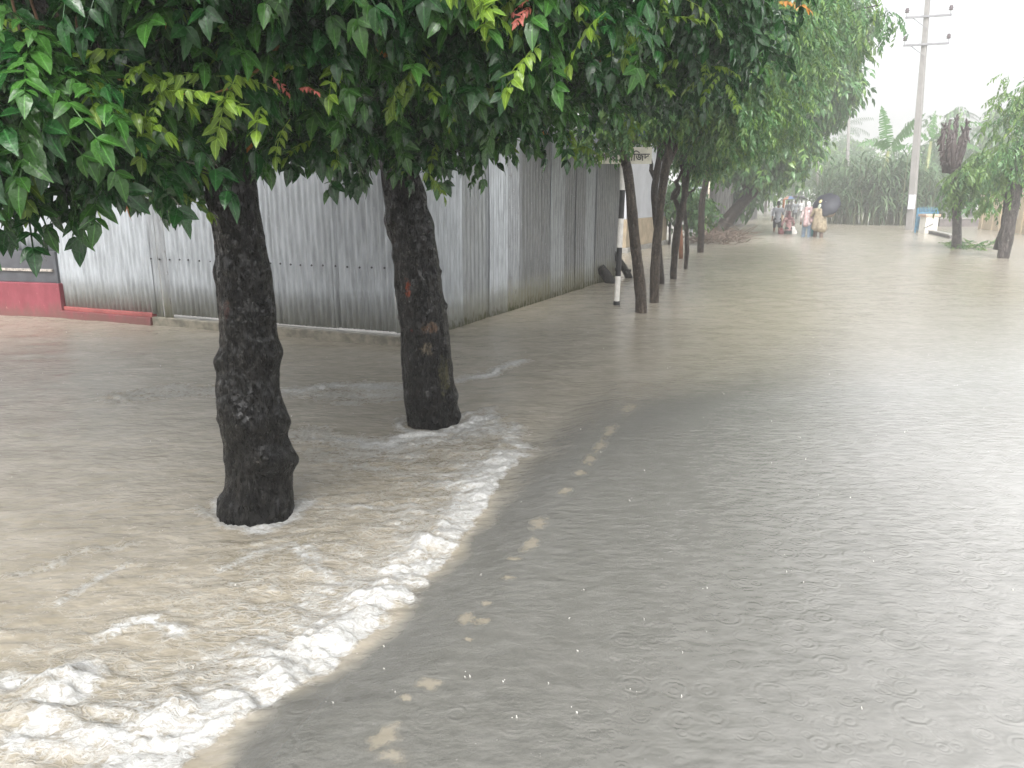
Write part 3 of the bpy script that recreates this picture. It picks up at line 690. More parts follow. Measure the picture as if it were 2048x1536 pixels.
big_crown(tree2, t2, [((.1, 6.0, 3.15), (1.7, 1.7, 1.4), 620), ((-1.0, 6.2, 3.2), (1.7, 1.6, 1.3), 380), ((.2, 4.1, 3.8), (1.2, 1.2, .75), 220), ((1.3, 7.4, 3.0), (1.0, 1.6, 1.0), 170)],
          [(760, 60, 2.9, .30, 18), (860, 40, 2.9, .30, 18), (780, 170, 3.0, .28, 16), (880, 140, 3.0, .28, 17), (960, 60, 3.0, .28, 16), (1060, 70, 3.1, .28, 17), (1000, 160, 3.2, .26, 14), (1100, 150, 3.3, .26, 14), (1170, 70, 3.5, .3, 15),
           (740, 270, 3.9, .3, 14), (830, 250, 3.7, .24, 12), (930, 260, 4.0, .32, 16), (1030, 250, 4.2, .34, 16), (1130, 190, 4.6, .36, 16), (1180, 225, 5.2, .3, 12), (1240, 110, 6.0, .5, 26), (1290, 60, 6.2, .5, 24), (1240, 150, 6.6, .4, 16), (1340, 130, 7.5, .55, 26), (1380, 60, 7.5, .55, 24),
           (730, 330, 4.6, .25, 12), (690, 360, 4.6, .18, 7), (820, 340, 4.5, .2, 9), (900, 330, 4.6, .3, 14), (980, 310, 4.9, .28, 12), (1060, 280, 5.2, .3, 12), (950, 365, 4.8, .1, 3), (880, 380, 4.7, .12, 3), (1290, 140, 6.2, .4, 14), (1360, 150, 7.2, .4, 12)],
          [(835, 215, 3.1, 4, .75), (880, 225, 3.1, 2, .6), (950, 65, 2.7, 3, .85), (1000, 60, 2.9, 3, .75), (1070, 105, 2.8, 1, 1.0), (1205, 100, 3.0, 2, .9), (1110, 70, 3.2, 2, .7), (960, 20, 2.8, 3, .7), (740, 100, 2.9, 2, .4), (1250, 60, 3.4, 3, .7), (1180, 40, 3.2, 2, .7), (1030, 150, 3.4, 2, .7), (990, 200, 3.8, 3, .7), (1150, 320, 6.0, 4, .9), (1245, 250, 7, 4, .9), (1390, 35, 4.2, 3, .9), (1310, 70, 4.2, 3, .7), (1260, 150, 4.3, 2, .7), (1330, 170, 5, 3, .8), (860, 340, 4.3, 3, .8), (920, 240, 3.7, 2, .7), (700, 30, 2.7, 2, .6), (1440, 180, 6, 4, 1.0), (1420, 150, 5.6, 3, .9)],
          202, h2, bark2)
# a bare orange twig hanging in front of the nearer crown
m_ = MB(); tw = [aty(585, 40, 2.65), aty(560, 90, 2.62), aty(520, 135, 2.6), aty(482, 170, 2.6), aty(430, 185, 2.58), aty(330, 190, 2.55)]
m_.tube(tw, [.006, .0055, .005, .004, .0025, .0015], 6); hang(m_.build("bare_twig", plain("orange_twig", (.30, .15, .05), .4, .2, 20), smooth=True), tree)
# ================================================================== ROW OF SMALLER TREES ALONG THE ROAD
def px_trunk(parent, Y, rows_, mat, seed, nseg=22, lump=.10, lf=6, step=.05, Ytop=None):
    "trunk from photo rows (py, centre px, width px); Y may drift to Ytop"
    pts = []; rad = []; n = len(rows_)
    for i, (py, cxp, wd) in enumerate(rows_):
        yy = Y if Ytop is None else Y+(Ytop-Y)*i/(n-1)
        a = aty(cxp-wd/2, py, yy); b = aty(cxp+wd/2, py, yy); pts.append((a+b)/2); rad.append((b[0]-a[0])/2)
    trunk_mesh("trunk", pts, rad, mat, parent, nseg, step, lump, lf, (), seed); return pts, rad
row_bark = bark("speckled_bark", (.050, .036, .026), (.13, .10, .075), (.26, .24, .20), .05, 1.6)
row_bark2 = bark("brown_wet_bark", (.030, .021, .016), (.085, .06, .045), (.20, .18, .16), .03, 1.4)
RL_ = [M['row_leaf'], M['row_leaf2'], M['young']]
def row_crown(tree_, bodies, tms, seed, per=6, spread=4.5, sc=(.7, 1.05), probs=(.66, .31, .03), zmin=None):
    rr = np.random.default_rng(seed); cr = Crown()
    for (c_, r_, n) in bodies:
        P = ell(c_, r_, int(n*1.35), rr, .35)
        if zmin is not None: P = P[P[:, 2] > zmin+.25*np.sin(P[:, 0]*4+P[:, 1]*3)]
        for q in P: cr.spray(q, tms, rr, per, None, spread, sc, (-.2, 1.0), probs)
    return cr.build("crown", RL_, tree_)
def base_of(px, py): q = at(px, py); return (q[0], q[1], 0)
row = []
def row_tree(px, py, label, rows_, mat, seed, limbs, bodies, tms=NARROW, Ytop=None, group="trees in the row along the flooded road", **kw):
    tr = empty("roadside_tree", base_of(px, py), label, "tree", group); Y = at(px, py)[1]
    pts, rad = px_trunk(tr, Y, [(py+22, px, rows_[0][2]*1.04)]+rows_, mat, seed, Ytop=Ytop)
    for i, l in enumerate(limbs):
        a = aty(l[0], l[1], Y); b = aty(l[2], l[3], Y+l[5]); limb(tr, a, b, l[4], l[4]*.4, mat, .0, seed*10+i)
    B = [(aty(bx, by-(75 if py > 480 else 40), Y+dy), rr_, n) for (bx, by, dy, rr_, n) in bodies]
    row_crown(tr, B, tms, seed, **kw); return tr
row_tree(1283, 625, "slim tree with pale speckled bark growing just right of the striped sign pole",
         [(625, 1283, 24), (560, 1279, 22), (480, 1269, 21), (400, 1262, 20), (340, 1256, 19), (290, 1243, 16), (200, 1238, 14)], row_bark, 31,
         [(1249, 330, 1300, 150, .05, -.8), (1249, 320, 1180, 180, .045, .3), (1245, 300, 1290, 60, .05, .6)],
         [(1260, 200, -.6, (.9, 1.0, .55), 60), (1330, 120, -.8, (1.1, 1.1, .9), 120), (1290, 0, .2, (1.6, 1.4, 1.2), 170), (1200, 250, .4, (.8, .7, .3), 30), (1190, 345, -1.2, (.35, .3, .12), 9), (1225, 315, -1.3, (.18, .2, .10), 4), (1275, 300, -1.2, (.35, .3, .14), 9), (1235, 290, -1.2, (.3, .3, .12), 8)], SF_LO, sc=(.7, .95), probs=(.55, .42, .03))
row_tree(1309, 605, "brown tree with peeling lower bark leaning right behind the speckled slim tree",
         [(605, 1308, 18), (540, 1310, 20), (460, 1316, 17), (400, 1322, 16), (330, 1332, 17), (260, 1345, 15), (180, 1360, 13)], row_bark, 32,
         [(1335, 330, 1400, 200, .05, .5), (1340, 300, 1300, 150, .045, .8)],
         [(1370, 190, .2, (1.2, 1.2, 1.0), 130), (1400, 60, 0, (1.6, 1.4, 1.3), 190), (1440, 260, .1, (.9, .8, .7), 70), (1350, 310, .6, (.8, .8, .25), 26)])
row_tree(1322, 568, "dark thin trunk rising steeply between two paler trunks of the row",
         [(568, 1324, 12), (500, 1318, 12), (440, 1312, 13), (380, 1308, 14), (320, 1318, 13), (260, 1325, 12)], row_bark2, 33,
         [(1312, 370, 1290, 290, .05, .4), (1320, 320, 1370, 220, .045, .3)],
         [(1330, 240, .6, (1.3, 1.2, .9), 90), (1390, 300, .6, (1.0, .8, .5), 55), (1460, 130, .5, (1.6, 1.3, 1.3), 150)])
row_tree(1349, 558, "forked brown trunk with a low bend, right of the dark thin trunk",
         [(558, 1346, 13), (500, 1350, 15), (450, 1356, 15), (425, 1362, 14), (390, 1370, 12), (340, 1371, 15), (290, 1376, 14)], row_bark2, 34,
         [(1358, 430, 1352, 360, .06, .3), (1345, 400, 1362, 330, .05, -.2), (1372, 345, 1440, 270, .05, .3), (1372, 340, 1350, 250, .05, .3)],
         [(1400, 270, 0, (1.2, 1.0, .8), 90), (1470, 230, .3, (1.5, 1.2, 1.1), 130), (1500, 90, .3, (1.8, 1.4, 1.5), 190), (1430, 350, .2, (1.0, .7, .4), 45), (1405, 385, .1, (.5, .4, .25), 14)])
row_tree(1371, 538, "thinnest dark stem of the row, standing apart at its right end",
         [(538, 1371, 8), (500, 1374, 9), (460, 1373, 8), (420, 1368, 8), (380, 1372, 8), (330, 1380, 7)], row_bark2, 35,
         [(1370, 400, 1420, 330, .03, .3)],
         [(1430, 330, .6, (1.2, 1.0, .6), 60), (1500, 300, .6, (1.4, 1.2, .9), 90), (1530, 160, .8, (1.6, 1.4, 1.4), 130)])
# the tree that leans over the road from the left, far down the row
row_tree(1432, 470, "dark trunk leaning far right over the flood above a heap of brushwood",
         [(470, 1432, 30), (448, 1449, 26), (420, 1472, 24), (395, 1495, 22), (370, 1520, 20), (330, 1550, 18), (260, 1585, 15)], row_bark2, 36,
         [(1500, 390, 1440, 280, .16, 1), (1540, 340, 1600, 200, .14, -1), (1560, 310, 1640, 240, .12, 0), (1585, 260, 1560, 80, .12, 0)],
         [(1480, 330, 0, (2.0, 2.0, 1.2), 110), (1540, 280, -.5, (2.3, 2.2, 2.2), 190), (1600, 190, -.5, (2.3, 2.2, 1.8), 210), (1620, 110, 0, (2.3, 2.0, 1.9), 190), (1580, 20, 0, (2.4, 2.0, 2.0), 170), (1655, 215, 0, (1.1, 1.0, .9), 60), (1690, 90, 0, (1.0, .9, .6), 26)],
         tms=FARF, per=6, sc=(.7, 1.15), probs=(.70, .27, .03))
# airy tree whose branch ends hang against the white sky at top right
air = empty("roadside_tree", base_of(1400, 505), "taller airy tree whose thin branches reach out against the white sky", "tree", "trees in the row along the flooded road")
Ya = at(1400, 505)[1]
px_trunk(air, Ya, [(520, 1400, 13), (470, 1402, 13), (400, 1404, 12), (330, 1420, 12), (250, 1440, 11), (150, 1470, 10), (60, 1520, 9), (-60, 1560, 8)], row_bark2, 38)
arr = np.random.default_rng(39); cr = Crown()
for (bx, by, dy, rad_, n) in [(1690, 25, -4, .6, 11), (1750, 15, -4, .45, 7), (1720, 90, -3, .35, 5), (1660, 70, -3, .5, 10), (1610, 20, -3, .7, 22), (1645, 130, -2, .5, 8), (1560, 60, -2, .9, 40), (1700, 60, -4, .35, 4), (1780, 40, -4, .18, 2), (1500, 170, -1, 1.0, 50), (1540, 250, 0, .9, 40), (1460, 60, -2, .9, 45), (1520, 10, -2, .9, 40)]:
    for q in ell(aty(bx, by, Ya+dy), (rad_, rad_, rad_*.7), n, arr): cr.spray(q, NARROW, arr, 4, None, 4.5, (1.0, 1.5), (0, 1.1), (.6, .37, .03))
cr.build("crown", RL_, air)
for i, l in enumerate([(1440, 250, 1600, 0, -2), (1470, 150, 1700, 40, -4), (1520, 60, 1660, 60, -3), (1430, 300, 1560, 140, -1), (1520, 60, 1760, 10, -4)]):
    limb(air, aty(l[0], l[1], Ya), aty(l[2], l[3], Ya+l[4]), .05, .012, row_bark2, .0, 400+i)
# fresh yellow-green shoots on the row
ysh = np.random.default_rng(44)
# more trees of the left row farther off
def far_tree(px, py, hgt, wid_, label, seed, px_top=None, thin=1.0, n=120, name="distant_tree", group="pale trees far down the road"):
    b = at(px, py); tr = empty(name, (b[0], b[1], 0), label, "tree", group)
    rr = np.random.default_rng(seed); r0 = .018*hgt
    trunk_mesh("trunk", [(b[0], b[1], -.3), (b[0]+rr.normal(0, .1), b[1], hgt*.3), (b[0]+rr.normal(0, .25), b[1], hgt*.75)], [r0*1.2, r0, r0*.5], row_bark2, tr, 12, .4, .1, 2, (), seed)
    cr = Crown()
    for k in range(6):
        c_ = b+np.array([rr.normal(0, wid_*.28), rr.normal(0, wid_*.28), hgt*rr.uniform(.42, .86)])
        for q in ell(c_, (wid_*.36, wid_*.36, hgt*.19), n//6, rr, .3): cr.spray(q, FARF, rr, 4, None, 5, (1.2*thin, 2.0*thin), (-.2, 1.0), (.8, .2))
    cr.build("crown", [M['far_leaf'], M['row_leaf2']], tr); return tr
far_tree(1476, 441, 6.5, 5.5, "pale leafy tree on the left verge just beyond the leaning trunk", 501)
far_tree(1500, 432, 7.5, 7, "tall hazy tree behind the group of people on the left verge", 502)
far_tree(1530, 425, 7.5, 8, "grey green tree closing the far left side of the road", 503)
far_tree(1582, 421, 8.0, 9, "rounded misty tree at the far end of the road", 504, n=150)
far_tree(1632, 424, 7.0, 8, "misty tree left of the reed clumps behind the dark umbrella", 505, n=150)
far_tree(1655, 418, 11.5, 8, "taller faint tree crown showing above the reed clumps", 506, n=150)
far_tree(1990, 432, 9.0, 9, "grey green tree standing behind the cream compound wall", 507, n=150)
far_tree(1935, 430, 7.0, 9, "bushy hazy tree between the pollarded trunk and the cream wall", 508, n=160)
far_tree(1880, 431, 6.5, 7, "dark hazy bushy tree behind the blue gate", 509, n=160)
far_tree(2085, 436, 10.5, 8, "tall pale tree cut by the right edge above the cream wall", 510, n=150)
far_tree(1445, 452, 5.0, 4, "small tree before the weathered board fence on the left", 511)

far_tree(1338, 489, 2.3, 1.6, "low leafy shrub standing in the water behind the brown trunks of the row", 512, thin=.35, n=150, name="shrub", group=None)
# ================================================================== STRIPED SIGN POST
Ys = at(1233, 610)[1]
sign = empty("sign_post", base_of(1233, 610), "black and white striped leaning pole carrying a white board lettered in black", "sign")
white_p = plain("chipped_white_paint", (.74, .72, .68), .5, .12, 12, .2); black_p = plain("black_paint", (.02, .02, .022), .4, .3, 12, .2)
def seg_pt(py): return aty(np.interp(py, [385, 610], [1245, 1233]), py, Ys)
m_ = MB(); rr_ = 5.2/FOC*Ys*1.02
cutsy = [660, 602, 552, 495, 437, 380, 322, 262]
for i in range(len(cutsy)-1):
    m_.tube([seg_pt(cutsy[i]), seg_pt(cutsy[i+1])], rr_*(1.25 if i == 0 else 1), 14, mi=(i+1) % 2 if i else 1, caps=True)
hang(m_.build("pole", [white_p, black_p], smooth=False), sign)
bl, br = aty(1190, 311, Ys-.14), aty(1304, 311, Ys-.14)
bw = br[0]-bl[0]; bh = (aty(1240, 295, Ys)[2]-aty(1240, 328, Ys)[2])
bc = (bl+br)/2
board = plain("cream_sign_paint", (.66, .64, .54), .5, .1, 10, .1)
m_ = MB(); m_.box((bc[0], bc[1]+.015, bc[2]), (bw, .02, bh)); bo = hang(m_.build("sign_board", board, bevel=.004), sign)
def text_obj(name, body, size, loc, mat, parent, rot=(math.pi/2, 0, 0), ext=.002, shear=0.0, bold=0.0):
    cu = bpy.data.curves.new(name, 'FONT'); cu.body = body; cu.size = size; cu.extrude = ext; cu.align_x = 'LEFT'; cu.offset = bold
    tmp = bpy.data.objects.new(name, cu); C.objects.link(tmp); bpy.context.view_layer.update()
    me = bpy.data.meshes.new_from_object(tmp.evaluated_get(bpy.context.evaluated_depsgraph_get())); bpy.data.objects.remove(tmp); bpy.data.curves.remove(cu)
    me.materials.clear(); me.materials.append(mat); o = bpy.data.objects.new(name, me); C.objects.link(o); o.parent = parent
    o.location = Vector(loc)-Vector(parent.location); o.rotation_euler = rot; return o, me
ink = plain("sign_ink", (.015, .015, .018), .5, .1)
txt, tme = text_obj("lettering", "জামে মসিজদ", .30, (0, 0, 0), ink, sign, bold=.004)
xs = [v.co.x for v in tme.vertices]; ys = [v.co.y for v in tme.vertices]
kx = bw*.90/(max(xs)-min(xs)); ky = bh*.62/(max(ys)-min(ys)); txt.scale = (kx, ky, 1)
txt.parent = bo; txt.location = Vector((bl[0]+bw*.06-min(xs)*kx, bc[1]-.001, bc[2]-bh*.32-min(ys)*ky))
m_ = MB(); bb = aty(1243, 258, Ys-.14); m_.box((bb[0], bb[1]+.02, bb[2]), (.70, .02, .26)); hang(m_.build("blue_board", plain("blue_sign_paint", (.025, .035, .22), .4, .15), bevel=.004), sign)
m_ = MB()
for px in (1238, 1250): q = aty(px, 311, Ys-.14); m_ = MB(); m_.ball((q[0], q[1]+.002, q[2]+bh*.3), .012, 8, 5); hang(m_.build("bolt", dark_iron), sign)

# ================================================================== LOGS BY THE FENCE END
logb = bark("log_bark", (.022, .018, .016), (.075, .062, .052), (.16, .15, .14), .03, 1.6)
lg = empty("log", base_of(1215, 566), "short dark sawn log leaning in the water against the tin fence end", "log")
Yl = at(1215, 566)[1]
trunk_mesh("log_body", [aty(1228, 572, Yl), aty(1212, 550, Yl), aty(1198, 533, Yl)], [.095, .10, .085], logb, lg, 20, .04, .12, 6, (), 61)
lg2 = empty("branch", base_of(1258, 556), "forked dead branch propped behind the striped sign pole", "branch"); Yl = at(1258, 556)[1]
trunk_mesh("branch_body", [aty(1262, 562, Yl), aty(1245, 530, Yl), aty(1220, 496, Yl)], [.075, .065, .05], logb, lg2, 16, .05, .12, 6, (), 62)
limb(lg2, aty(1218, 543, Yl), aty(1262, 541, Yl), .045, .03, logb, 0, 63)

# ================================================================== LEFT SIDE BEYOND THE ROW
def wall_between(name, label, pa, pb, z0, z1, mat, cat="wall", dep=.15, group=None, parts=()):
    a = at(*pa)[:2]; b = at(*pb)[:2]; d = (b-a)/np.linalg.norm(b-a); ang = math.atan2(d[1], d[0]); L = np.linalg.norm(b-a)
    root = empty(name, (*((a+b)/2), 0), label, cat, group)
    m_ = MB(); m_.box((*((a+b)/2), (z0+z1)/2), (L, dep, z1-z0), ang); hang(m_.build("wall_face", mat, bevel=.01), root); return root, a, b, d, ang, L
hw = plain("white_plaster", (.44, .45, .48), .6, .10, 2, .15)
house, a, b, d, ang, L = wall_between("white_building", "white plastered building with a tan lower wall seen between the trunks", (1240, 505), (1322, 488), .95, 3.6, hw, "building", .3)
tan = plain("tan_plaster", (.36, .29, .20), .7, .2, 3, .2); grey = plain("grey_cement", (.25, .24, .22), .7, .25, 5, .3)
m_ = MB(); m_.box((*((a+b)/2), .54), (L+.04, .36, .80), ang); hang(m_.build("lower_wall", tan, bevel=.01), house)
m_ = MB(); m_.box((*((a+b)/2), -.1), (L+.1, .50, .47), ang); hang(m_.build("plinth", grey, bevel=.01), house)
m_ = MB(); n2 = np.array([d[1], -d[0]]); q = (a+b)/2; m_.box((q[0], q[1], 3.72), (L+.6, 1.0, .12), ang); hang(m_.build("roof_slab", grey, bevel=.01), house)
# pale tin panels, then weathered boards
root = empty("tin_screen", base_of(1392, 478), "pale grey tin panel standing at the water, left of the weathered boards", "screen")
a = at(1378, 480)[:2]; b = at(1408, 474)[:2]; d = (b-a)/np.linalg.norm(b-a); tin_sheet(root, a, d, np.linalg.norm(b-a), -.1, 1.95, TIN[0], .09, .012)
wb = NT("weathered_boards"); c = wb.coord(); n_ = wb.noise(3, wb.mapv(c, (1, 1, .5)), 6, .7); n3 = wb.noise(9, c, 4)
col = wb.mix(wb.rng(n_, .42, .58), (.26, .255, .25), (.115, .11, .11)); col = wb.mix(wb.rng(n3, .6, .68), col, (.06, .065, .05))
wb = wb.bs(color=col, rough=.7, normal=wb.bump(n3, .4, .02))
root = empty("board_fence", base_of(1455, 465), "weathered mottled grey board fence behind the leaning trunk", "fence")
a = at(1404, 472)[:2]; b = at(1512, 437)[:2]; L = np.linalg.norm(b-a); d = (b-a)/L; ang = math.atan2(d[1], d[0]); k = 0; x0 = 0
brn = random.Random(8)
while x0 < L:
    wd = brn.uniform(.5, 1.1); q = a+d*(x0+wd/2); hh = brn.uniform(2.0, 2.5)
    m_ = MB(); m_.box((q[0], q[1]+brn.uniform(-.02, .02), hh/2-.15), (wd-.03, .05, hh+.3), ang); hang(m_.build("board", wb, bevel=.006), root); x0 += wd
woodp = plain("post_wood", (.16, .085, .045), .6, .3, 6, .3); creamp = plain("cream_paint", (.55, .50, .36), .6, .15); palewood = plain("pale_bamboo", (.48, .42, .34), .5, .2, 8, .2)
pst = empty("marker_post", base_of(1417, 468), "stubby square post, brown above and cream below, beside the brush heap", "post"); Yp = at(1417, 468)[1]
m_ = MB(); q = aty(1417, 440, Yp); z1 = aty(1417, 432, Yp)[2]; zc = aty(1417, 450, Yp)[2]
m_.box((q[0], q[1], (zc-.3)/2), (.17, .17, zc+.3)); hang(m_.build("lower_post", creamp, bevel=.01), pst)
m_ = MB(); m_.box((q[0], q[1], (zc+z1)/2), (.18, .18, z1-zc)); hang(m_.build("upper_post", woodp, bevel=.01), pst)
def pole_thing(name, label, pts, r_, mat, cat, group=None):
    o = MB(); o.tube(pts, r_, 9); base = pts[0]; root = o.build(name, mat, smooth=True); return tag(root, label, cat, group)
Yp = at(1411, 474)[1]
pole_thing("bamboo_pole", "thin pale crooked pole standing upright left of the stubby post", [aty(1410, 480, Yp), aty(1412, 450, Yp), aty(1415, 420, Yp), aty(1417, 390, Yp), aty(1420, 340, Yp)], [.05, .045, .05, .04, .035], palewood, "pole")
Yp = at(1403, 468)[1]
trp = empty("bare_trunk", base_of(1403, 468), "broad dark trunk standing upright between the tin panel and the pale pole", "trunk")
px_trunk(trp, Yp, [(480, 1403, 13), (450, 1404, 12), (400, 1408, 11), (340, 1412, 10)], row_bark2, 71)
Yp = at(1362, 517)[1]
pole_thing("stake", "short reddish brown stake between the forked trunk and the thinnest stem", [aty(1362, 523, Yp), aty(1362, 480, Yp), aty(1360, 440, Yp)], [.06, .055, .05], plain("red_brown_wood", (.20, .085, .045), .6, .3, 6, .3), "stake")
# brush heap
brush = MB(); br_ = random.Random(77)
for i in range(330):
    px = br_.uniform(1380, 1492); py = br_.uniform(470, 489) - (px < 1400)*0 ; q = at(px, py); a_ = br_.uniform(0, 6.28); l = br_.uniform(.25, .9); e = br_.uniform(-.1, .6)
    p0 = Vector((q[0], q[1], br_.uniform(-.05, .12))); p1_ = p0+Vector((math.cos(a_)*l, math.sin(a_)*l, l*e)); md = (p0+p1_)/2+Vector((br_.uniform(-.06, .06), br_.uniform(-.06, .06), br_.uniform(0, .1)))
    brush.tube([p0, md, p1_], [.014, .011, .005], 4, caps=False)
for i in range(14):
    q = at(1440+br_.uniform(-6, 10), 474); p1_ = aty(br_.uniform(1455, 1500), br_.uniform(455, 472), q[1]+br_.uniform(-1, 1)); brush.tube([q, (q+p1_)/2+np.array([0, 0, .1]), p1_], [.03, .02, .008], 5, caps=False)
o = brush.build("brushwood", plain("dead_twigs", (.11, .08, .06), .8, .4, 5)); tag(o, "tangled heap of dead brushwood at the foot of the leaning trunk", "brushwood")

# ================================================================== RIGHT SIDE: POLE, GATE, TREES, WALL
Ypo = at(1820, 460)[1]
up = empty("utility_pole", base_of(1820, 460), "tall pale concrete electricity pole with two cross arms on the right verge", "utility pole")
pc = plain("pole_concrete", (.25, .24, .23), .75, .12, 3, .2)
m_ = MB(); q0 = aty(1819, 468, Ypo); qt = aty(1857, -20, Ypo); dq = (qt-q0)/(qt[2]-q0[2]); qt = q0+dq*(12.2-q0[2])
pts = [q0+(qt-q0)*f for f in (0, 1)]; w0 = 17/FOC*Ypo/2*1.1; w1 = 8.5/FOC*Ypo/2*1.1
m_.tube(pts, [w0, w1], 4); po = hang(m_.build("pole_shaft", pc, bevel=.02), up)
steel = plain("galvanised_arm", (.18, .18, .19), .5, .2, 6, .1); porc = plain("dark_porcelain", (.06, .035, .04), .2, .2)
for py in (34, 90):
    zc = aty(1850, py, Ypo)[2]; c_ = q0+dq*(zc-q0[2])+np.array([0, -.16, 0]); L = .95
    m_ = MB(); e0 = np.array([c_[0]-RN[0]*L, c_[1]-RN[1]*L, zc]); e1 = np.array([c_[0]+RN[0]*L, c_[1]+RN[1]*L, zc])
    m_.box(c_, (2*L, .09, .09), math.atan2(RN[1], RN[0])); ar = hang(m_.build("cross_arm", steel, bevel=.006), up)
    m_ = MB(); m_.tube([e0+np.array([.35, -.05, -.04]), c_+np.array([0, -.06, -.55])], .018, 6); hang(m_.build("arm_brace", steel), up)
    for e, k in ((e0, 1), (e1, -1)):
        e = e+np.array([RN[0], RN[1], 0])*.05*k
        m_ = MB(); m_.tube([e+np.array([0, 0, .04]), e+np.array([0, 0, .22])], .013, 6)
        m_.tube([e+np.array([0, 0, z_]) for z_ in (.19, .22, .26, .30, .33, .36, .40)], [.05, .11, .06, .115, .06, .08, .05], 12, 1)
        hang(m_.build("insulator", [steel, porc], smooth=True), up)
pap = plain("paper_poster", (.60, .61, .68), .6, .12, 14, .05); ink2 = plain("poster_print", (.30, .30, .42), .6, .2)
pp = aty(1823.5, 404, Ypo-.22); pw, ph = 13/FOC*Ypo, 27/FOC*Ypo
m_ = MB(); m_.box(pp, (pw, .012, ph), 0); m_.box(pp+np.array([0, -.004, ph*.33]), (pw*.8, .008, ph*.10), 0, 1)
for kk in range(4): m_.box(pp+np.array([0, -.004, ph*(.16-.11*kk)]), (pw*(.72-.1*(kk % 2)), .008, ph*.03), 0, 1)
o = m_.build("poster", [pap, ink2]); tag(o, "pale lilac paper poster stuck on the concrete electricity pole", "poster")
# faint poles down the road
for (px, py, pyt, r_, lab) in [(1612, 424, 300, .09, "thin hazy pole in the distance, tallest of the faint trio over the road end"), (1598, 421, 318, .08, "thin hazy pole in the distance, middle one of the faint trio"), (1590, 420, 335, .08, "thin hazy pole in the distance, shortest of the faint trio"), (1634, 430, 278, .12, "hazy dark pole rising behind the umbrella carrier")]:
    q = at(px, py); t_ = aty(px+2, pyt, q[1]); pole_thing("power_pole", lab, [(q[0], q[1], -.3), tuple(t_)], [r_, r_*.7], plain("hazy_pole", (.16, .15, .14), .7), "utility pole")
q = at(1692, 432); fp = empty("utility_pole", (q[0], q[1], 0), "faint far utility pole with a single short cross arm right of the tree crowns", "utility pole")
t_ = aty(1699, 203, q[1]); m_ = MB(); m_.tube([(q[0], q[1], -.3), tuple(t_)], [.16, .11], 6); hang(m_.build("pole_shaft", pc), fp)
m_ = MB(); m_.tube([t_+np.array([-.85, 0, -.15]), t_+np.array([.8, -.1, -.12])], .04, 5); hang(m_.build("cross_arm", steel), fp)

# pollarded tree and its neighbour
rt_bark = bark("mossy_grey_bark", (.06, .052, .048), (.15, .13, .12), (.30, .29, .26), .06, .8)
pol = empty("pollarded_tree", base_of(1912, 497), "pollarded tree with a crown of upright dead brown stubs and a leafy low branch", "tree"); Yt = at(1912, 497)[1]
px_trunk(pol, Yt, [(505, 1913, 20), (460, 1914, 17), (400, 1913, 16), (350, 1911, 20), (335, 1908, 26)], rt_bark, 81)
pr = np.random.default_rng(82)
for k in range(11):
    px = 1878+k*6.2+pr.normal(0, 2); a = aty(1900+(k-5)*2.2, 345, Yt); b = aty(px, pr.uniform(232, 275)+abs(k-5)*1.5, Yt+pr.normal(0, .3)); mid = (a+b)/2; mid[0] += (b[0]-a[0])*.28
    m_ = MB(); m_.tube([a, mid, b], [.07, .055, .03], 9)
    for j in range(44):
        f = pr.uniform(.25, 1.0); p = mid+(b-mid)*(f*2-1) if f > .5 else a+(mid-a)*f*2
        an = pr.uniform(0, 6.28); w9 = pr.uniform(.03, .11); p2 = p+np.array([math.cos(an)*w9, math.sin(an)*w9, pr.uniform(-.22, .2)]); m_.tube([p, (p+p2)/2+np.array([0, 0, .03]), p2], [.02, .035, .006], 4, caps=False)
    hang(m_.build("stub", M['dry_leaf'], smooth=True), pol)
cr = Crown()
for (bx, by, dy, rad_, n) in [(1925, 350, -.3, .5, 8), (1960, 335, -.4, .6, 14), (1945, 370, -.3, .5, 10), (1985, 355, -.6, .6, 13), (1915, 385, -.2, .35, 4), (1968, 310, -.2, .4, 5)]:
    for q in ell(aty(bx, by, Yt+dy), (rad_, rad_, rad_*.7), n, pr): cr.spray(q, NARROW, pr, 5, None, 5, (1.1, 1.8), (0, 1.0), (.25, .70, .05))
cr.build("crown", RL_, pol)
rtt = empty("roadside_tree", base_of(2006, 516), "dark trunk leaning right at the photo's right edge with leafy twigs", "tree"); Yt2 = at(2006, 516)[1]
px_trunk(rtt, Yt2, [(526, 2006, 22), (516, 2006, 22), (480, 2012, 26), (440, 2018, 27), (400, 2024, 29), (360, 2032, 30), (320, 2042, 34), (280, 2050, 34)], rt_bark, 83)
trunk_l = [aty(1994, 500, Yt2+.2), aty(2000, 478, Yt2+.2), aty(2008, 455, Yt2+.15), aty(2012, 440, Yt2+.1)]
m_ = MB(); m_.tube(trunk_l, [.10, .10, .08, .05], 10); hang(m_.build("root_flare", rt_bark, smooth=True), rtt)
cr = Crown()
for (bx, by, dy, rad_, n) in [(2030, 300, 0, .6, 16), (2050, 230, .3, .8, 22), (2040, 180, .5, .6, 12), (2000, 310, -.2, .4, 8), (2060, 340, -.2, .5, 12), (1990, 385, .3, .4, 8)]:
    for q in ell(aty(bx, by, Yt2+dy), (rad_, rad_, rad_), n, pr): cr.spray(q, NARROW, pr, 4, None, 5, (1.0, 1.6), (0, 1.0), (.4, .57, .03))
cr.build("crown", RL_, rtt)
for k in range(5):
    a = aty(2040, 320, Yt2); b = aty(2000+k*14, 320-k*14, Yt2+pr.normal(0, .2)); limb(rtt, a, b, .035, .012, rt_bark, .05, 840+k)
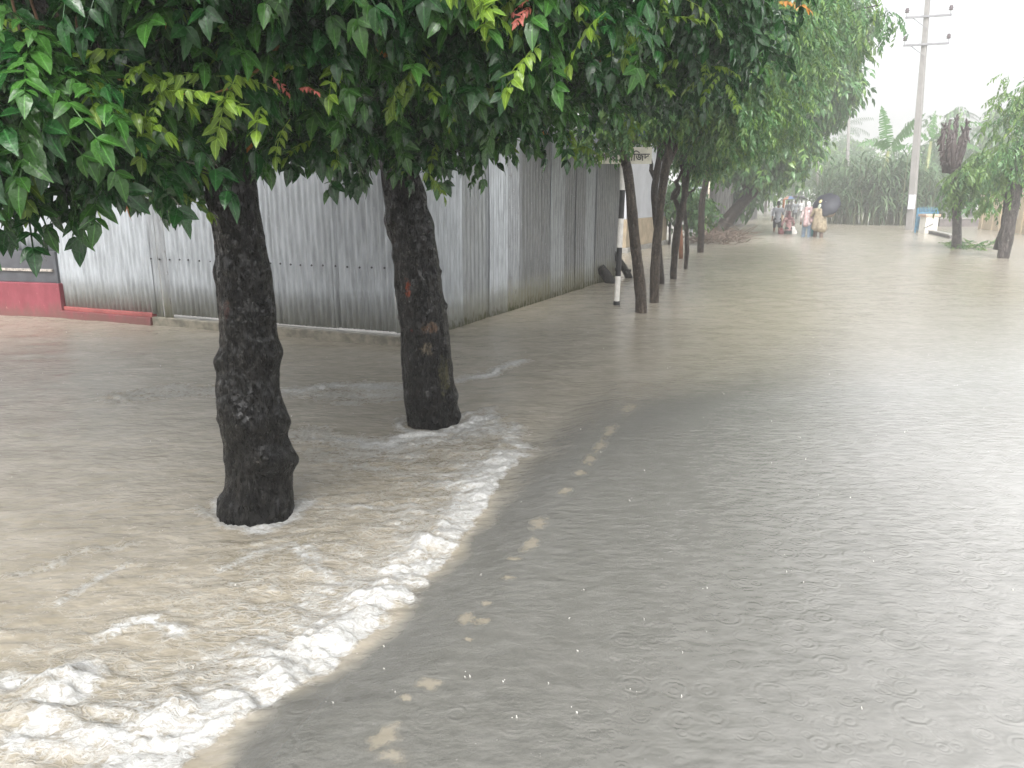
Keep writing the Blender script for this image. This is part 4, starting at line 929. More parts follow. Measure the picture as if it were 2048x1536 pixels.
# weeds at the foot of both
def weeds(name, label, pa, pb, n, hgt, seed):
    r = np.random.default_rng(seed); cr = Crown()
    for i in range(n):
        f = r.random(); q = at(pa[0]+(pb[0]-pa[0])*f, pa[1]+(pb[1]-pa[1])*f+r.normal(0, 2.5)); q[2] = r.uniform(0, hgt)
        cr.spray(q, NARROW, r, 3, None, 5, (.5, 1.0), (-.9, .2), (.3, .65, .05))
    o = np_obj(name, None, np.concatenate(cr.V), np.concatenate(cr.T), np.concatenate(cr.Q), RL_, np.concatenate(cr.mt), np.concatenate(cr.mq), True, dict(rib=np.concatenate(cr.A)[:, 0], tone=np.concatenate(cr.A)[:, 1])); return tag(o, label, "weeds")
weeds("weed_patch", "low green weeds along the water between the two right hand trunks", (1898, 494), (1995, 497), 34, .12, 91)

cream = plain("cream_masonry", (.55, .45, .31), .6, .10, 2, .15); cream2 = plain("cream_masonry_pale", (.58, .51, .40), .6, .10, 2, .15)
gw = empty("compound_wall", base_of(1990, 460), "cream compound wall with pillars behind the leaning right trunk", "wall")
a = at(1966, 458)[:2]; b = at(2140, 478)[:2]; L = np.linalg.norm(b-a); d = (b-a)/L; ang = math.atan2(d[1], d[0]); nn = np.array([d[1], -d[0]])
m_ = MB(); m_.box((*((a+b)/2), .9), (L, .16, 2.2), ang); hang(m_.build("wall_face", cream2, bevel=.01), gw)
m_ = MB(); m_.box((*((a+b)/2+nn*.02), .22), (L, .22, .84), ang); hang(m_.build("wall_base", cream, bevel=.01), gw)
for f in (0, .155, .255, .52, .78, 1):
    q = a+d*L*f+nn*.05; hh = 2.1 if 0 < f < 1 else 2.2; wdt = .30 if f not in (0, .52) else .42
    m_ = MB(); m_.box((q[0], q[1], hh/2-.1), (wdt, .26, hh+.2), ang); hang(m_.build("pillar", cream, bevel=.012), gw)
q = a+nn*.05
for zz, ww in ((1.62, .66), (1.30, .60), (1.0, .52)):
    m_ = MB(); m_.box((q[0], q[1], zz), (ww, .40, .16), ang); hang(m_.build("moulding", cream2, bevel=.02), gw)
m_ = MB(); m_.box((*((a+b)/2), 2.06), (L+.1, .30, .10), ang); hang(m_.build("coping", cream, bevel=.01), gw)
lw, a, b, d, ang, L = wall_between("low_wall", "low dark wall standing in the water left of the cream compound wall", (1876, 453), (1958, 453), -.2, .38, plain("dark_wet_masonry", (.12, .105, .10), .7, .3, 3), "wall", .25)
m_ = MB(); m_.box((*((a+b)/2), .43), (L+.06, .31, .09), ang); hang(m_.build("coping", grey, bevel=.008), lw)
lk, a, b, d, ang, L = wall_between("stone_kerb", "dark stone kerb running through the water from the white pillar to the pollarded tree", (1862, 467), (1905, 477), -.2, .10, plain("kerb_stone", (.13, .12, .12), .7, .3, 3), "kerb", .22)
m_ = MB(); m_.box((*((a+b)/2), .125), (L+.04, .27, .05), ang); hang(m_.build("coping", grey, bevel=.008), lk)
# white pillar with lettering and blue iron gate
Yg = at(1858, 466)[1]
gp = empty("gate_pillar", base_of(1858, 466), "white square gate pillar with black slanting letters beside the blue gate", "pillar")
q = aty(1858, 440, Yg); wd = 24/FOC*Yg; zt = aty(1858, 433, Yg)[2]; wp = plain("white_limewash", (.76, .74, .68), .6, .08, 4, .1)
m_ = MB(); m_.box((q[0], q[1], zt/2-.1), (wd, wd, zt+.2)); hang(m_.build("pillar_shaft", wp, bevel=.015), gp)
m_ = MB(); m_.box((q[0], q[1], zt+.05), (wd*1.22, wd*1.22, .11)); hang(m_.build("pillar_cap", plain("cap_terracotta", (.50, .36, .28), .6, .15), bevel=.012), gp)
o, tm = text_obj("lettering", "বেলাল", .22, (0, 0, 0), ink, gp, rot=(math.pi/2, R(-28), 0), ext=.003, bold=.006)
xs = [v.co.x for v in tm.vertices]; k_ = wd*.80/(max(xs)-min(xs)); o.scale = (k_, k_*.9, 1); ptx = aty(1849, 459.5, Yg-wd/2-.004); o.location = Vector(ptx)-Vector(gp.location)
blue = plain("blue_gate_paint", (.07, .20, .31), .4, .2, 10, .1)
gt = empty("iron_gate", base_of(1842, 464), "light blue iron gate with upright bars behind the white pillar", "gate")
g0 = aty(1833, 440, Yg+.5); g1 = aty(1874, 440, Yg+1.0); gz = aty(1850, 416, Yg+.6)[2]; gd = (g1-g0); gL = np.linalg.norm(gd[:2]); gang = math.atan2(gd[1], gd[0])
m_ = MB()
for zz in (.15, .75, gz-.22): m_.box((*((g0+g1)/2)[:2], zz), (gL, .05, .06), gang)
for f in (0, 1): m_.box((*(g0+gd*f)[:2], gz/2-.1), (.06, .06, gz+.2), gang)
hang(m_.build("gate_frame", blue), gt)
for k in range(13):
    p = g0+gd*(k+.5)/13; m_ = MB(); m_.tube([(p[0], p[1], .05), (p[0], p[1], gz-.05), (p[0], p[1], gz+.06)], [.022, .022, .004], 6); hang(m_.build("gate_bar", blue), gt)
m_ = MB(); m_.box((*(g0+gd*.2)[:2]+np.array([0, -.03]), .42), (gL*.36, .015, .62), gang); hang(m_.build("gate_panel", blue), gt)

# ================================================================== REEDS, BANANAS, PALMS
def blade_leaf(p, az, el, L, W, bend, seg=7, fold=.25, roll=0.0):
    "one long arching leaf: two folded halves"
    V_ = []; Qd = []; d = np.array([math.cos(az), math.sin(az)]); side = np.array([-d[1], d[0], 0]); q = np.array(p, float); e = el
    for i in range(seg+1):
        f = i/seg; w_ = W*(min(1, f*5)*(1-f**2.2)+.02)
        nrm = np.array([-d[0]*math.sin(e), -d[1]*math.sin(e), math.cos(e)]); sd_ = side*math.cos(roll)+nrm*math.sin(roll); nrm = nrm*math.cos(roll)-side*math.sin(roll)
        V_ += [q+sd_*w_+nrm*w_*fold, q, q-sd_*w_+nrm*w_*fold]
        q = q+np.array([d[0]*math.cos(e), d[1]*math.cos(e), math.sin(e)])*L/seg; e -= bend/seg
    for i in range(seg):
        b = i*3; Qd += [(b, b+3, b+4, b+1), (b+1, b+4, b+5, b+2)]
    return V_, Qd
class Leaves:
    def __init__(s): s.V = []; s.Q = []
    def add(s, VQ):
        b = len(s.V); s.V += list(VQ[0]); s.Q += [tuple(b+i for i in f) for f in VQ[1]]
    def build(s, name, mat, parent): return hang(np_obj(name, None, np.array(s.V), None, np.array(s.Q), [mat]), parent)
def reed_clump(px, py, hgt, wid_, label, seed, n=120, mat='reed'):
    b = at(px, py); root = empty("reed_clump", (b[0], b[1], 0), label, "reeds", "reed clumps on the right verge"); r = np.random.default_rng(seed); lv = Leaves(); st = MB()
    for i in range(n):
        p = b+np.array([r.normal(0, wid_*.42), r.normal(0, wid_*.35), 0]); p[2] = -.1; az = r.uniform(0, 6.28); top = hgt*r.uniform(.35, .92)
        tp = p+np.array([math.cos(az)*.3, math.sin(az)*.3, top])
        if i % 3 == 0: st.tube([p, (p+tp)/2, tp], [.035, .03, .015], 5, caps=False)
        for k in range(4):
            f = r.uniform(.25, 1); lv.add(blade_leaf(p+(tp-p)*f, r.uniform(0, 6.28), r.uniform(.5, 1.3), r.uniform(1.0, 2.6), r.uniform(.03, .075), r.uniform(1.2, 2.8), 7))
    lv.build("foliage", M[mat], root); hang(st.build("stems", plain("reed_stem", (.10, .12, .05), .6), smooth=True), root)
reed_clump(1668, 444, 3.6, 1.7, "reed clump directly behind the dark umbrella, first from the road", 601)
reed_clump(1700, 447, 4.2, 1.8, "bushy reed clump left of the upright banana plant", 602)
reed_clump(1732, 449, 4.3, 1.8, "dense dark reed clump under the upright banana leaf", 603)
reed_clump(1772, 449, 4.2, 1.8, "reed clump between the banana plant and the electricity pole", 604)
reed_clump(1803, 450, 4.2, 1.8, "reed clump hugging the left side of the electricity pole", 605)
reed_clump(1846, 449, 3.4, 1.9, "reed clump rising behind the blue gate", 606)
def tattered_leaf(p, az, el, L, W, bend, roll, r, gaps=.12):
    "a banana leaf: midrib with side strips that the wind has split"
    V_ = []; Qd = []; d = np.array([math.cos(az), math.sin(az)]); side = np.array([-d[1], d[0], 0]); q = np.array(p, float); e = el; n = 34
    for i in range(n):
        f = i/n; st = np.array([d[0]*math.cos(e), d[1]*math.cos(e), math.sin(e)]); nrm = np.array([-d[0]*math.sin(e), -d[1]*math.sin(e), math.cos(e)])
        w_ = W*min(1, .12+f*4.5)*(1-f**3)*r.uniform(.82, 1.05); q2 = q+st*L/n
        for sg in (1, -1):
            if f > .1 and r.random() > gaps:
                sd_ = side*math.cos(roll)*sg+nrm*math.sin(roll)*sg; tipo = sd_*w_+st*w_*.22+np.array([0, 0, -w_*r.uniform(.0, .55)]); k = r.uniform(.62, 1.0); b = len(V_)
                V_ += [q, q2, q2+tipo*.55+nrm*w_*.1, q+tipo*.55+nrm*w_*.1, q+tipo+st*L/n*k, q+tipo+st*L/n*.05]; Qd += [(b, b+1, b+2, b+3), (b+3, b+2, b+4, b+5)]
        nb = len(V_); hw = .022*(1-f)+.006; V_ += [q+side*hw, q-side*hw, q2-side*hw, q2+side*hw, q-nrm*hw, q2-nrm*hw]; Qd += [(nb, nb+1, nb+2, nb+3), (nb, nb+3, nb+5, nb+4), (nb+1, nb+4, nb+5, nb+2)]
        q = q2; e -= bend/n
    return V_, Qd
def banana(px, py, hgt, label, seed, leaves):
    b = at(px, py); root = empty("banana_plant", (b[0], b[1], 0), label, "banana plant", "banana plants on the right verge"); r = np.random.default_rng(seed)
    m_ = MB(); m_.tube([(b[0], b[1], -.2), (b[0]+.05, b[1], hgt*.5), (b[0]+.12, b[1], hgt)], [.17, .14, .08], 12); hang(m_.build("stem", plain("banana_stem", (.22, .24, .10), .5, .25, 2), smooth=True), root)
    for (az, el, L, W, bend) in leaves:
        lv = Leaves(); lv.add(tattered_leaf((b[0]+.12, b[1], hgt-.05), az, el, L, W, bend, r.uniform(.5, 1.1)*(1 if r.random() < .5 else -1), r, .03 if el > 1 and bend < .6 else .14))
        o = lv.build("banana_leaf", M['banana'], root)
banana(1756, 449, 4.1, "banana plant with one broad leaf standing upright above the reeds", 701, [(R(10), R(58), 3.0, .52, .45), (R(160), R(82), 2.6, .50, .2), (R(170), R(60), 2.0, .30, 1.8), (R(-40), R(45), 2.2, .32, 2.0), (R(210), R(70), 1.8, .28, 2.2)])
banana(1838, 446, 4.8, "banana plant whose tattered leaves arch right of the electricity pole", 702, [(R(0), R(50), 4.2, .38, 1.4), (R(60), R(78), 2.4, .28, .8), (R(5), R(15), 3.6, .40, .9), (R(180), R(55), 2.4, .32, 1.9), (R(-70), R(60), 2.4, .34, 2.0)])
def coco(px, py, hgt, L, label, seed, n=15):
    b = at(px, py); root = empty("coconut_palm", (b[0], b[1], 0), label, "palm", "coconut palms in the haze"); r = np.random.default_rng(seed)
    m_ = MB(); m_.tube([(b[0], b[1], -.2), (b[0]+.2, b[1], hgt*.5), (b[0], b[1], hgt)], [.22, .15, .12], 10); hang(m_.build("trunk", row_bark2, smooth=True), root)
    lv = Leaves()
    for k in range(n):
        az = 6.28*k/n+r.normal(0, .2); el = r.uniform(.0, 1.3); bend = r.uniform(1.0, 1.9); q = np.array([b[0], b[1], hgt]); e = el; d = np.array([math.cos(az), math.sin(az)])
        for i in range(22):
            q = q+np.array([d[0]*math.cos(e), d[1]*math.cos(e), math.sin(e)])*L/22; e -= bend/22
            if i < 2: continue
            ll = L*.26*(1-abs(i/22-.45)*1.2)
            for sd in (1, -1): lv.add(blade_leaf(q, az+sd*1.0, e-.5, ll, .035, .9, 3, .1))
    lv.build("crown", M['palm'], root)
coco(1940, 428, 7.6, 3.8, "coconut palm with yellowing fronds behind the pollarded tree", 801)
coco(2010, 430, 6.2, 4.0, "coconut palm with drooping fronds above the cream wall", 802)
coco(1640, 421, 8.5, 5.0, "ghostly coconut palm far behind the reed clumps", 803)
# ================================================================== PEOPLE WADING ALONG THE ROAD
def solid(name, caps, balls, mat, parent, voxel=.012, smooth=4):
    "one continuous skin grown round tapered limbs and ellipsoids"
    mb_ = MB()
    for (a, b, ra, rb) in caps:
        a = Vector(a); b = Vector(b); d = (b-a); L = d.length; d = d.normalized() if L > 1e-6 else Vector((0, 0, 1)); ts = []; rs = []
        for k in range(5): an = math.pi/2*(1-k/4); ts.append(-ra*math.sin(an)); rs.append(max(.0008, ra*math.cos(an)))
        for k in range(5): an = math.pi/2*k/4; ts.append(L+rb*math.sin(an)); rs.append(max(.0008, rb*math.cos(an)))
        mb_.tube([a+d*t_ for t_ in ts], rs, 12)
    for (c_, r_) in balls: mb_.ball(c_, r_, 14, 10)
    o = link(bpy.data.objects.new(name, mb_.mesh(name, mat, True)))
    rm = o.modifiers.new("remesh", 'REMESH'); rm.mode = 'VOXEL'; rm.voxel_size = voxel; rm.use_smooth_shade = True
    sm = o.modifiers.new("smooth", 'SMOOTH'); sm.iterations = smooth; sm.factor = .5
    dg = bpy.context.evaluated_depsgraph_get(); me = bpy.data.meshes.new_from_object(o.evaluated_get(dg))
    old = o.data; o.modifiers.clear(); o.data = me; bpy.data.meshes.remove(old)
    o.parent = parent; return o
skin = plain("brown_skin", (.17, .085, .05), .5, .1, 10, .05); hair = plain("black_hair", (.012, .010, .010), .45, .2, 40, .3); eyem = plain("eye", (.05, .04, .04), .2, .0)
def cloth(name, col, var=.2): return plain(name, col, .7, var, 6, .3)

def hand(w, d, s=1.0, curl=.6, side=1):
    "palm, four unequal bent fingers and a thumb, as capsules in body space; d points along the forearm"
    w = np.array(w, float); d = np.array(d, float); d /= np.linalg.norm(d)
    ax = np.cross(d, [0, 1, 0]); ax = ax/np.linalg.norm(ax) if np.linalg.norm(ax) > .1 else np.array([1., 0, 0]); nn = np.cross(ax, d)
    out = [(w, w+d*.075*s, .028*s, .034*s)]
    for k, L in enumerate((.070, .080, .074, .058)):
        r0 = w+d*.085*s+ax*(k-1.5)*.019*s; mid = r0+(d*.85+nn*curl*.5)*L*.55*s; e = mid+(d*.5+nn*curl)*L*.5*s
        out += [(r0, mid, .0095*s, .0088*s), (mid, e, .0088*s, .0072*s)]
    t0 = w+d*.02*s+ax*.030*s*side; t1_ = t0+(d*.6+ax*.7*side+nn*.3)*.045*s; t2_ = t1_+(d*.8+nn*.5)*.032*s
    return out+[(t0, t1_, .012*s, .010*s), (t1_, t2_, .010*s, .008*s)]

def person(px, py, H, label, yaw=0.0, depth=.32, lean=0.0, arms=None, stride=.16, sleeves=1.0, top=None, bottom=None, bottom_kind='shorts', head_cover=None, hat=None, wide=1.0, group=None, crouch=0.0):
    """faces +y when yaw = 0 (walking away from the camera); depth = how deep the feet are under water"""
    b = at(px, py); root = empty("person", (b[0], b[1], -depth), label, "person", group, yaw)
    s = H/1.68; hip = .90*s-crouch; sh = hip+.50*s; hd = sh+.235*s; ly = lambda z_: lean*(z_-hip)
    def P(x, y, z_): return np.array([x, y+ly(z_) if z_ > hip else y, z_])
    hw_ = .095*s; sw = .185*s*wide
    hipL, hipR = P(-hw_, 0, hip-.02), P(hw_, 0, hip-.02); kL, kR = P(-hw_*1.05, stride*.7+crouch*.5, hip*.53), P(hw_*1.05, -stride*.3+crouch*.5, hip*.53)
    fL, fR = P(-hw_*1.05, stride, .06), P(hw_*1.05, -stride, .06)
    shL, shR = P(-sw, 0, sh-.02*s), P(sw, 0, sh-.02*s)
    arms = arms or dict(L=((-.07, -.03, -.28), (.01, .10, -.22)), R=((.07, -.02, -.28), (-.01, .12, -.21)))
    caps = []; 
    for h_, k_, f_ in ((hipL, kL, fL), (hipR, kR, fR)):
        caps += [(h_, k_, .085*s, .056*s), (k_, k_+(f_-k_)*.4, .055*s, .056*s), (k_+(f_-k_)*.4, f_, .056*s, .036*s), (f_, f_+np.array([0, .15*s, -.03]), .038*s, .028*s)]
    caps += [(P(-.05*s, 0, hip), P(.05*s, 0, hip), .115*s, .115*s), (P(0, 0, hip+.02), P(0, .01, hip+.22*s), .12*s, .115*s), (P(0, .01, hip+.20*s), P(0, 0, sh-.10*s), .115*s, .125*s), (P(-.09*s, 0, sh-.08*s), P(.09*s, 0, sh-.08*s), .105*s, .105*s),
             (shL, shR, .062*s, .062*s), (P(0, 0, sh-.02*s), P(0, .012, sh+.10*s), .055*s, .05*s)]
    ends = {}
    for sd, S0, key in ((-1, shL, 'L'), (1, shR, 'R')):
        e = S0+np.array(arms[key][0])*s; w_ = e+np.array(arms[key][1])*s; caps += [(S0, e, .052*s, .040*s), (e, w_, .040*s, .027*s)]; caps += hand(w_, w_-e, s*1.02, .7, -sd); ends[key] = (S0, e, w_)
    hc = P(0, .02*s, hd)
    balls = [(hc, (.076*s, .098*s, .112*s)), (hc+np.array([0, .035, -.055])*s, (.056*s, .062*s, .062*s)), (hc+np.array([0, .104, -.018])*s, (.014*s, .022*s, .026*s)),
             (hc+np.array([-.078, -.005, -.015])*s, (.012*s, .022*s, .032*s)), (hc+np.array([.078, -.005, -.015])*s, (.012*s, .022*s, .032*s)), (hc+np.array([0, .094, -.058])*s, (.026*s, .012*s, .008*s)), (hc+np.array([0, .09, -.072])*s, (.022*s, .012*s, .008*s))]
    o = solid("body", caps, balls, skin, root, .011*s)
    for sx in (-1, 1):
        m_ = MB(); m_.ball(hc+np.array([.031*sx, .090, .004])*s, (.014*s, .010*s, .009*s), 8, 6); m_.build("eye", eyem, root, True)
    if head_cover is None:
        solid("hair", [], [(hc+np.array([0, -.018, .022])*s, (.084*s, .098*s, .106*s)), (hc+np.array([0, -.055, -.03])*s, (.07*s, .055*s, .07*s))], hair, root, .011*s)
    elif head_cover is not False:
        solid("head_scarf", [(hc+np.array([0, -.02, -.08])*s, P(0, -.02, sh-.02*s), .085*s, .13*s)], [(hc+np.array([0, -.022, .018])*s, (.092*s, .104*s, .118*s))], head_cover, root, .012*s)
    if top is not None:
        tc = [(P(-.045*s, 0, hip-.03), P(.045*s, 0, hip-.03), .135*s, .135*s), (P(0, 0, hip), P(0, 0, hip+.22*s), .142*s*wide, .138*s*wide), (P(0, .0, hip+.2*s), P(0, 0, sh-.10*s), .136*s*wide, .14*s*wide), (P(-.10*s, 0, sh-.085*s), P(.10*s, 0, sh-.085*s), .118*s, .118*s), (shL, shR, .072*s, .072*s)]
        for key in 'LR':
            S0, e, w_ = ends[key]; q = S0+(e-S0)*min(1, sleeves); tc.append((S0, q, .070*s, .060*s))
            if sleeves > 1: tc.append((e, e+(w_-e)*.8, .058*s, .045*s))
        solid("shirt", tc, [], top, root, .013*s)
    if bottom is not None:
        if bottom_kind == 'shorts':
            bc_ = [(P(-.05*s, 0, hip), P(.05*s, 0, hip), .130*s, .130*s)]
            for h_, k_ in ((hipL, kL), (hipR, kR)): bc_.append((h_, h_+(k_-h_)*.72, .105*s, .086*s))
        elif bottom_kind == 'trousers':
            bc_ = [(P(-.05*s, 0, hip), P(.05*s, 0, hip), .130*s, .130*s)]
            for h_, k_, f_ in ((hipL, kL, fL), (hipR, kR, fR)): bc_ += [(h_, k_, .105*s, .078*s), (k_, k_+(f_-k_)*.75, .076*s, .07*s)]
        else:
            bc_ = [(P(-.05*s, 0, hip), P(.05*s, 0, hip), .135*s, .135*s), (P(-.05*s, 0, hip-.1), P(-.06*s, stride*.4, hip*.35), .13*s, .15*s), (P(.05*s, 0, hip-.1), P(.06*s, -stride*.4, hip*.35), .13*s, .15*s)]
        solid("trousers" if bottom_kind != 'wrap' else "wrap_skirt", bc_, [], bottom, root, .013*s)
    rot = np.array(Matrix.Rotation(yaw, 3, 'Z')); base = np.array([b[0], b[1], -depth])
    Wd = lambda p: base+rot@np.array(p)
    return root, {k: [Wd(q) for q in v] for k, v in ends.items()}, Wd(hc), s

def umbrella(name, label, grip, apex, R_, mat, rim=None, seed=0):
    root = empty(name, tuple(grip), label, "umbrella"); grip = np.array(grip); apex = np.array(apex); ax = apex-grip; L = np.linalg.norm(ax); ax /= L
    q = Vector(ax).to_track_quat('Z', 'Y'); V_ = []; nr, na = 7, 32
    for side in (0, 1):
        for i in range(nr):
            f = i/(nr-1)
            for j in range(na):
                th = 2*math.pi*j/na; sc_ = 1-.07*(1-abs(math.cos(4*th)))*f; rr = R_*f*sc_; zz = L-.36*R_*f**2-.004*side
                V_.append(np.array(q @ Vector((rr*math.cos(th), rr*math.sin(th), zz)))+grip)
    A = np.arange(2*nr*na).reshape(2, nr, na); B = np.roll(A, -1, 2)
    Qd = np.concatenate([np.stack([A[0, :-1], A[0, 1:], B[0, 1:], B[0, :-1]], -1).reshape(-1, 4), np.stack([A[1, :-1], B[1, :-1], B[1, 1:], A[1, 1:]], -1).reshape(-1, 4), np.stack([A[0, -1], A[1, -1], B[1, -1], B[0, -1]], -1).reshape(-1, 4)])
    mats = [mat] + ([rim] if rim else []); mq = None
    if rim:
        mq = np.zeros(len(Qd), np.int32); k = (nr-1)*na; ring = np.arange(k)//na
        for sgm in range(na):
            if (sgm//4) % 2: mq[[i*na+sgm for i in range(nr-1)]] = 1
    hang(np_obj("canopy", None, np.array(V_), None, Qd, mats, None, mq), root)
    m_ = MB(); m_.tube([grip-ax*.12, grip+ax*(L+.05)], .010, 7); hang(m_.build("shaft", M['steel'], smooth=True), root)
    m_ = MB()
    for k in range(8):
        th = 2*math.pi*k/8; e = np.array(q @ Vector((R_*.97*math.cos(th), R_*.97*math.sin(th), L-.36*R_-.012)))+grip; md = np.array(q @ Vector((R_*.5*math.cos(th), R_*.5*math.sin(th), L-.09*R_-.014)))+grip
        m_.tube([grip+ax*(L-.01), md, e], .004, 4)
    rb = hang(m_.build("ribs", M['steel']), root)
    m_ = MB(); m_.tube([grip-ax*.16, grip-ax*.05, grip+ax*.05], [.014, .017, .014], 8); hang(m_.build("handle", black_p, smooth=True), root); return root
M['steel'] = plain("umbrella_steel", (.35, .35, .36), .3, .05, metal=.8)
grp = "people wading along the flooded road"
# man with a pole
pr1, e1_, h1_, s1 = person(1553, 463, 1.66, "person in grey shirt and dark shorts wading away beside an upright orange pole", R(-6), .34, .02, dict(L=((-.05, -.03, -.27), (.02, .14, -.20)), R=((.09, .06, -.24), (.0, .20, .06))), .12, .95, cloth("grey_shirt", (.30, .31, .34)), cloth("dark_shorts", (.025, .025, .03)), group=grp)
wr = e1_['R'][2]; tip = aty(1566.5, 399, wr[1]+.05); foot = aty(1560, 463.5, wr[1]-.02); ax = (tip-foot)/np.linalg.norm(tip-foot)
hold = wr+np.array([.02, .05, .02]); f_ = hold+(foot-tip)/np.linalg.norm(tip-foot)*0
m_ = MB(); dz = (tip-foot)/(tip[2]-foot[2]); pb_ = hold+dz*(-.1-hold[2]); pt_ = hold+dz*(tip[2]-hold[2]); pm_ = pb_+(pt_-pb_)*.62
m_.tube([pb_, pm_], [.055, .05], 10, 0); m_.tube([pm_, pt_], [.05, .052], 10, 1)
o = m_.build("wooden_pole", [plain("pale_pole_wood", (.55, .36, .22), .6, .2, 8, .2, stretch=(1, 1, .2)), plain("orange_pole_end", (.42, .16, .07), .6, .2, 8, .2)], smooth=True); tag(o, "thick orange topped pole held upright by the person in grey shirt", "pole")
# small figure deep in the water with bags
pr2, e2_, h2_, s2 = person(1576, 468, 1.50, "short person deep in the flood wearing a red and white top with a head scarf", R(8), .58, .10, dict(L=((-.12, .02, -.24), (.02, .05, -.20)), R=((.12, .04, -.22), (.02, .08, -.14))), .08, 1.4, cloth("red_white_top", (.30, .17, .17), .8), cloth("green_black_wrap", (.03, .045, .04)), 'wrap', head_cover=cloth("dark_red_scarf", (.16, .06, .07)), group=grp)
q = e2_['R'][2]; bagm = cloth("white_sack", (.66, .64, .60)); root = empty("bag", tuple(q), "white plastic bag held by the short person in red and white", "bag")
solid("bag_body", [((0, 0, -.30), (0, .02, -.10), .15, .10), ((0, .01, -.08), (0, .01, .02), .05, .02)], [((0.02, -.02, -.28), (.17, .13, .16))], bagm, root, .014)
q = e2_['L'][2]; root = empty("bag", tuple(q), "dark red bag held by the short person in red and white", "bag")
solid("bag_body", [((0, 0, -.20), (0, .02, -.06), .11, .08), ((0, .01, -.05), (0, .01, .02), .04, .02)], [((-.02, -.02, -.20), (.14, .10, .13))], cloth("red_bag", (.17, .045, .05)), root, .014)
# figure in white and pink
pr3, e3_, h3_, s3 = person(1612, 474, 1.62, "person in a long white and pink wrap with covered head beside the raincoat wearer", R(-5), .30, .03, dict(L=((-.06, .0, -.27), (.02, .12, -.20)), R=((.06, -.02, -.28), (.01, .08, -.22))), .10, 1.5, cloth("white_pink_wrap", (.44, .37, .37), .35), cloth("grey_blue_trousers", (.14, .19, .25)), 'trousers', head_cover=cloth("white_scarf", (.70, .68, .68)), group=grp)
solid("shawl", [((-.10, -.10, 1.40), (-.10, -.13, .80), .07, .10), ((.08, -.08, 1.40), (.12, -.12, .95), .07, .09), ((-.1, -.06, 1.42), (.1, -.06, 1.42), .08, .08)], [], cloth("pink_shawl", (.40, .28, .28), .4), pr3, .014)
q = e3_['R'][2]; root = empty("bag", tuple(q), "teal cloth bag hanging from the hand of the white and pink wrapped person", "bag")
solid("bag_body", [((0, 0, -.36), (0, .02, -.10), .15, .09), ((0, .01, -.08), (0, .01, .02), .05, .02)], [((.02, -.03, -.34), (.17, .13, .20))], cloth("teal_bag", (.03, .20, .21), .3), root, .014)
# figure in a beige rain sheet carrying a load under the dark umbrella
beige = cloth("beige_rain_sheet", (.25, .205, .14), .4)
pr4, e4_, h4_, s4 = person(1636, 475, 1.68, "person wrapped in a beige rain sheet with a bulky load under the dark umbrella", R(-10), .30, .06, dict(L=((-.10, .06, -.22), (.04, .18, .02)), R=((.10, .08, -.20), (.02, .10, .20))), .14, 1.5, beige, cloth("dark_brown_trousers", (.10, .065, .05)), 'trousers', head_cover=cloth("yellow_hood", (.55, .45, .22), .3), wide=1.15, group=grp)
solid("rain_sheet", [((-.07, -.03, 1.36), (-.13, -.04, .72), .12, .17), ((.07, -.03, 1.36), (.13, -.05, .66), .12, .18), ((0, -.08, 1.34), (0, -.10, .70), .13, .19), ((-.16, -.02, 1.36), (.16, -.02, 1.36), .10, .10)], [], beige, pr4, .016)
solid("hood_cape", [((-.02, -.03, 1.52), (-.10, -.06, 1.05), .10, .12)], [], cloth("pale_green_sheet", (.42, .46, .36), .3), pr4, .014)
root = empty("sack", tuple(h4_+np.array([.27, -.14, -.36])), "beige bulging sack on the back of the raincoat wearer", "sack")
solid("sack_body", [((-.14, 0, .02), (.10, 0, -.04), .13, .15)], [((.03, -.03, -.02), (.24, .17, .17))], cloth("sack_beige", (.25, .20, .14), .3), root, .016)
grip = e4_['R'][2]+np.array([.01, .04, .03]); apx = grip+np.array([.14, -.10, .50])
umbrella("umbrella", "large dark grey umbrella with a pale rim held by the raincoat wearer", grip, aty(1652, 404, grip[1]-.36), .53, plain("dark_umbrella_cloth", (.014, .016, .026), .6, .2, 4, .1))
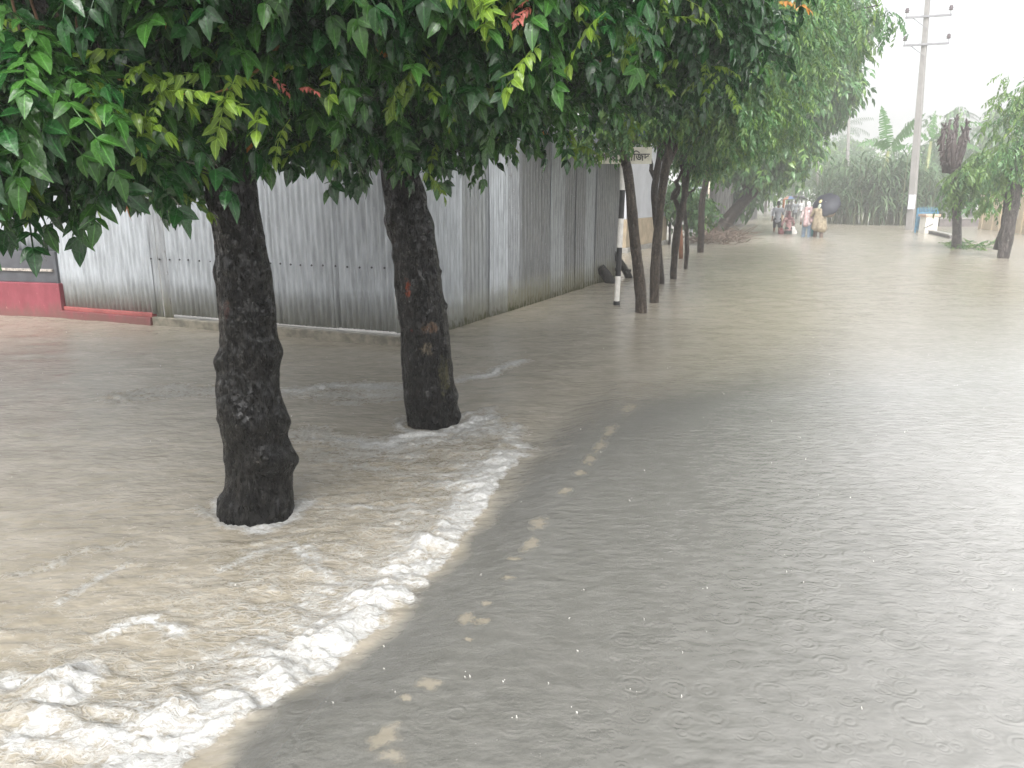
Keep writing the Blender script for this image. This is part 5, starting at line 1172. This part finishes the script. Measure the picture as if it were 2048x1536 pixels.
# the farther group
pr5, e5_, h5_, s5 = person(1589, 438, 1.66, "distant person in a grey top and dark trousers under the black umbrella", R(-4), .34, .02, dict(L=((-.06, -.02, -.27), (.02, .12, -.20)), R=((.08, .08, -.20), (.0, .16, .18))), .14, 1.2, cloth("grey_top", (.20, .21, .23)), cloth("dark_trousers", (.03, .03, .035)), 'trousers', group=grp)
g = e5_['R'][2]+np.array([.01, .03, .03]); umbrella("umbrella", "black open umbrella of the distant person in grey", g, g+np.array([.16, .05, .62]), .58, plain("black_umbrella_cloth", (.02, .022, .028), .35, .2, 4, .1))
pr6, e6_, h6_, s6 = person(1575, 437, 1.60, "distant person in dark clothes under the blue and orange umbrella", R(4), .36, .02, dict(L=((-.06, -.02, -.27), (.02, .12, -.20)), R=((.08, .08, -.20), (.0, .16, .18))), .12, 1.2, cloth("dark_top", (.06, .065, .075)), cloth("maroon_wrap", (.12, .05, .06)), 'wrap', group=grp)
g = e6_['R'][2]+np.array([.0, .03, .03]); umbrella("umbrella", "blue and orange panelled umbrella behind the pole carrier", g, g+np.array([-.08, .05, .66]), .66, plain("blue_umbrella_cloth", (.10, .16, .30), .35, .2, 4, .1), plain("orange_umbrella_cloth", (.42, .20, .12), .35, .2, 4, .1))
person(1601, 431, 1.62, "farthest person in pale clothes right of the black umbrella", R(10), .36, .02, None, .16, 1.3, cloth("white_shirt", (.60, .60, .62)), cloth("grey_trousers", (.16, .16, .18)), 'trousers', group=grp)
person(1545, 432, 1.62, "distant person in white left of the pole carrier", R(-12), .36, .02, None, .14, 1.3, cloth("plain_white_shirt", (.66, .66, .68)), cloth("pale_wrap", (.40, .40, .42)), 'wrap', group=grp)
# ================================================================== RAIN HAZE
bmh = MB(); bmh.box((0, 150, 7.0), (1000, 800, 17.0))
hm = bpy.data.materials.new("rain_haze"); hm.use_nodes = True; nt = hm.node_tree; nt.nodes.clear()
ov = nt.nodes.new("ShaderNodeOutputMaterial"); pv = nt.nodes.new("ShaderNodeVolumePrincipled")
pv.inputs["Color"].default_value = (.96, .97, .98, 1); pv.inputs["Density"].default_value = HAZE; pv.inputs["Anisotropy"].default_value = .2
nt.links.new(pv.outputs[0], ov.inputs["Volume"])
hz = bmh.build("haze", hm); tag(hz, kind="stuff")
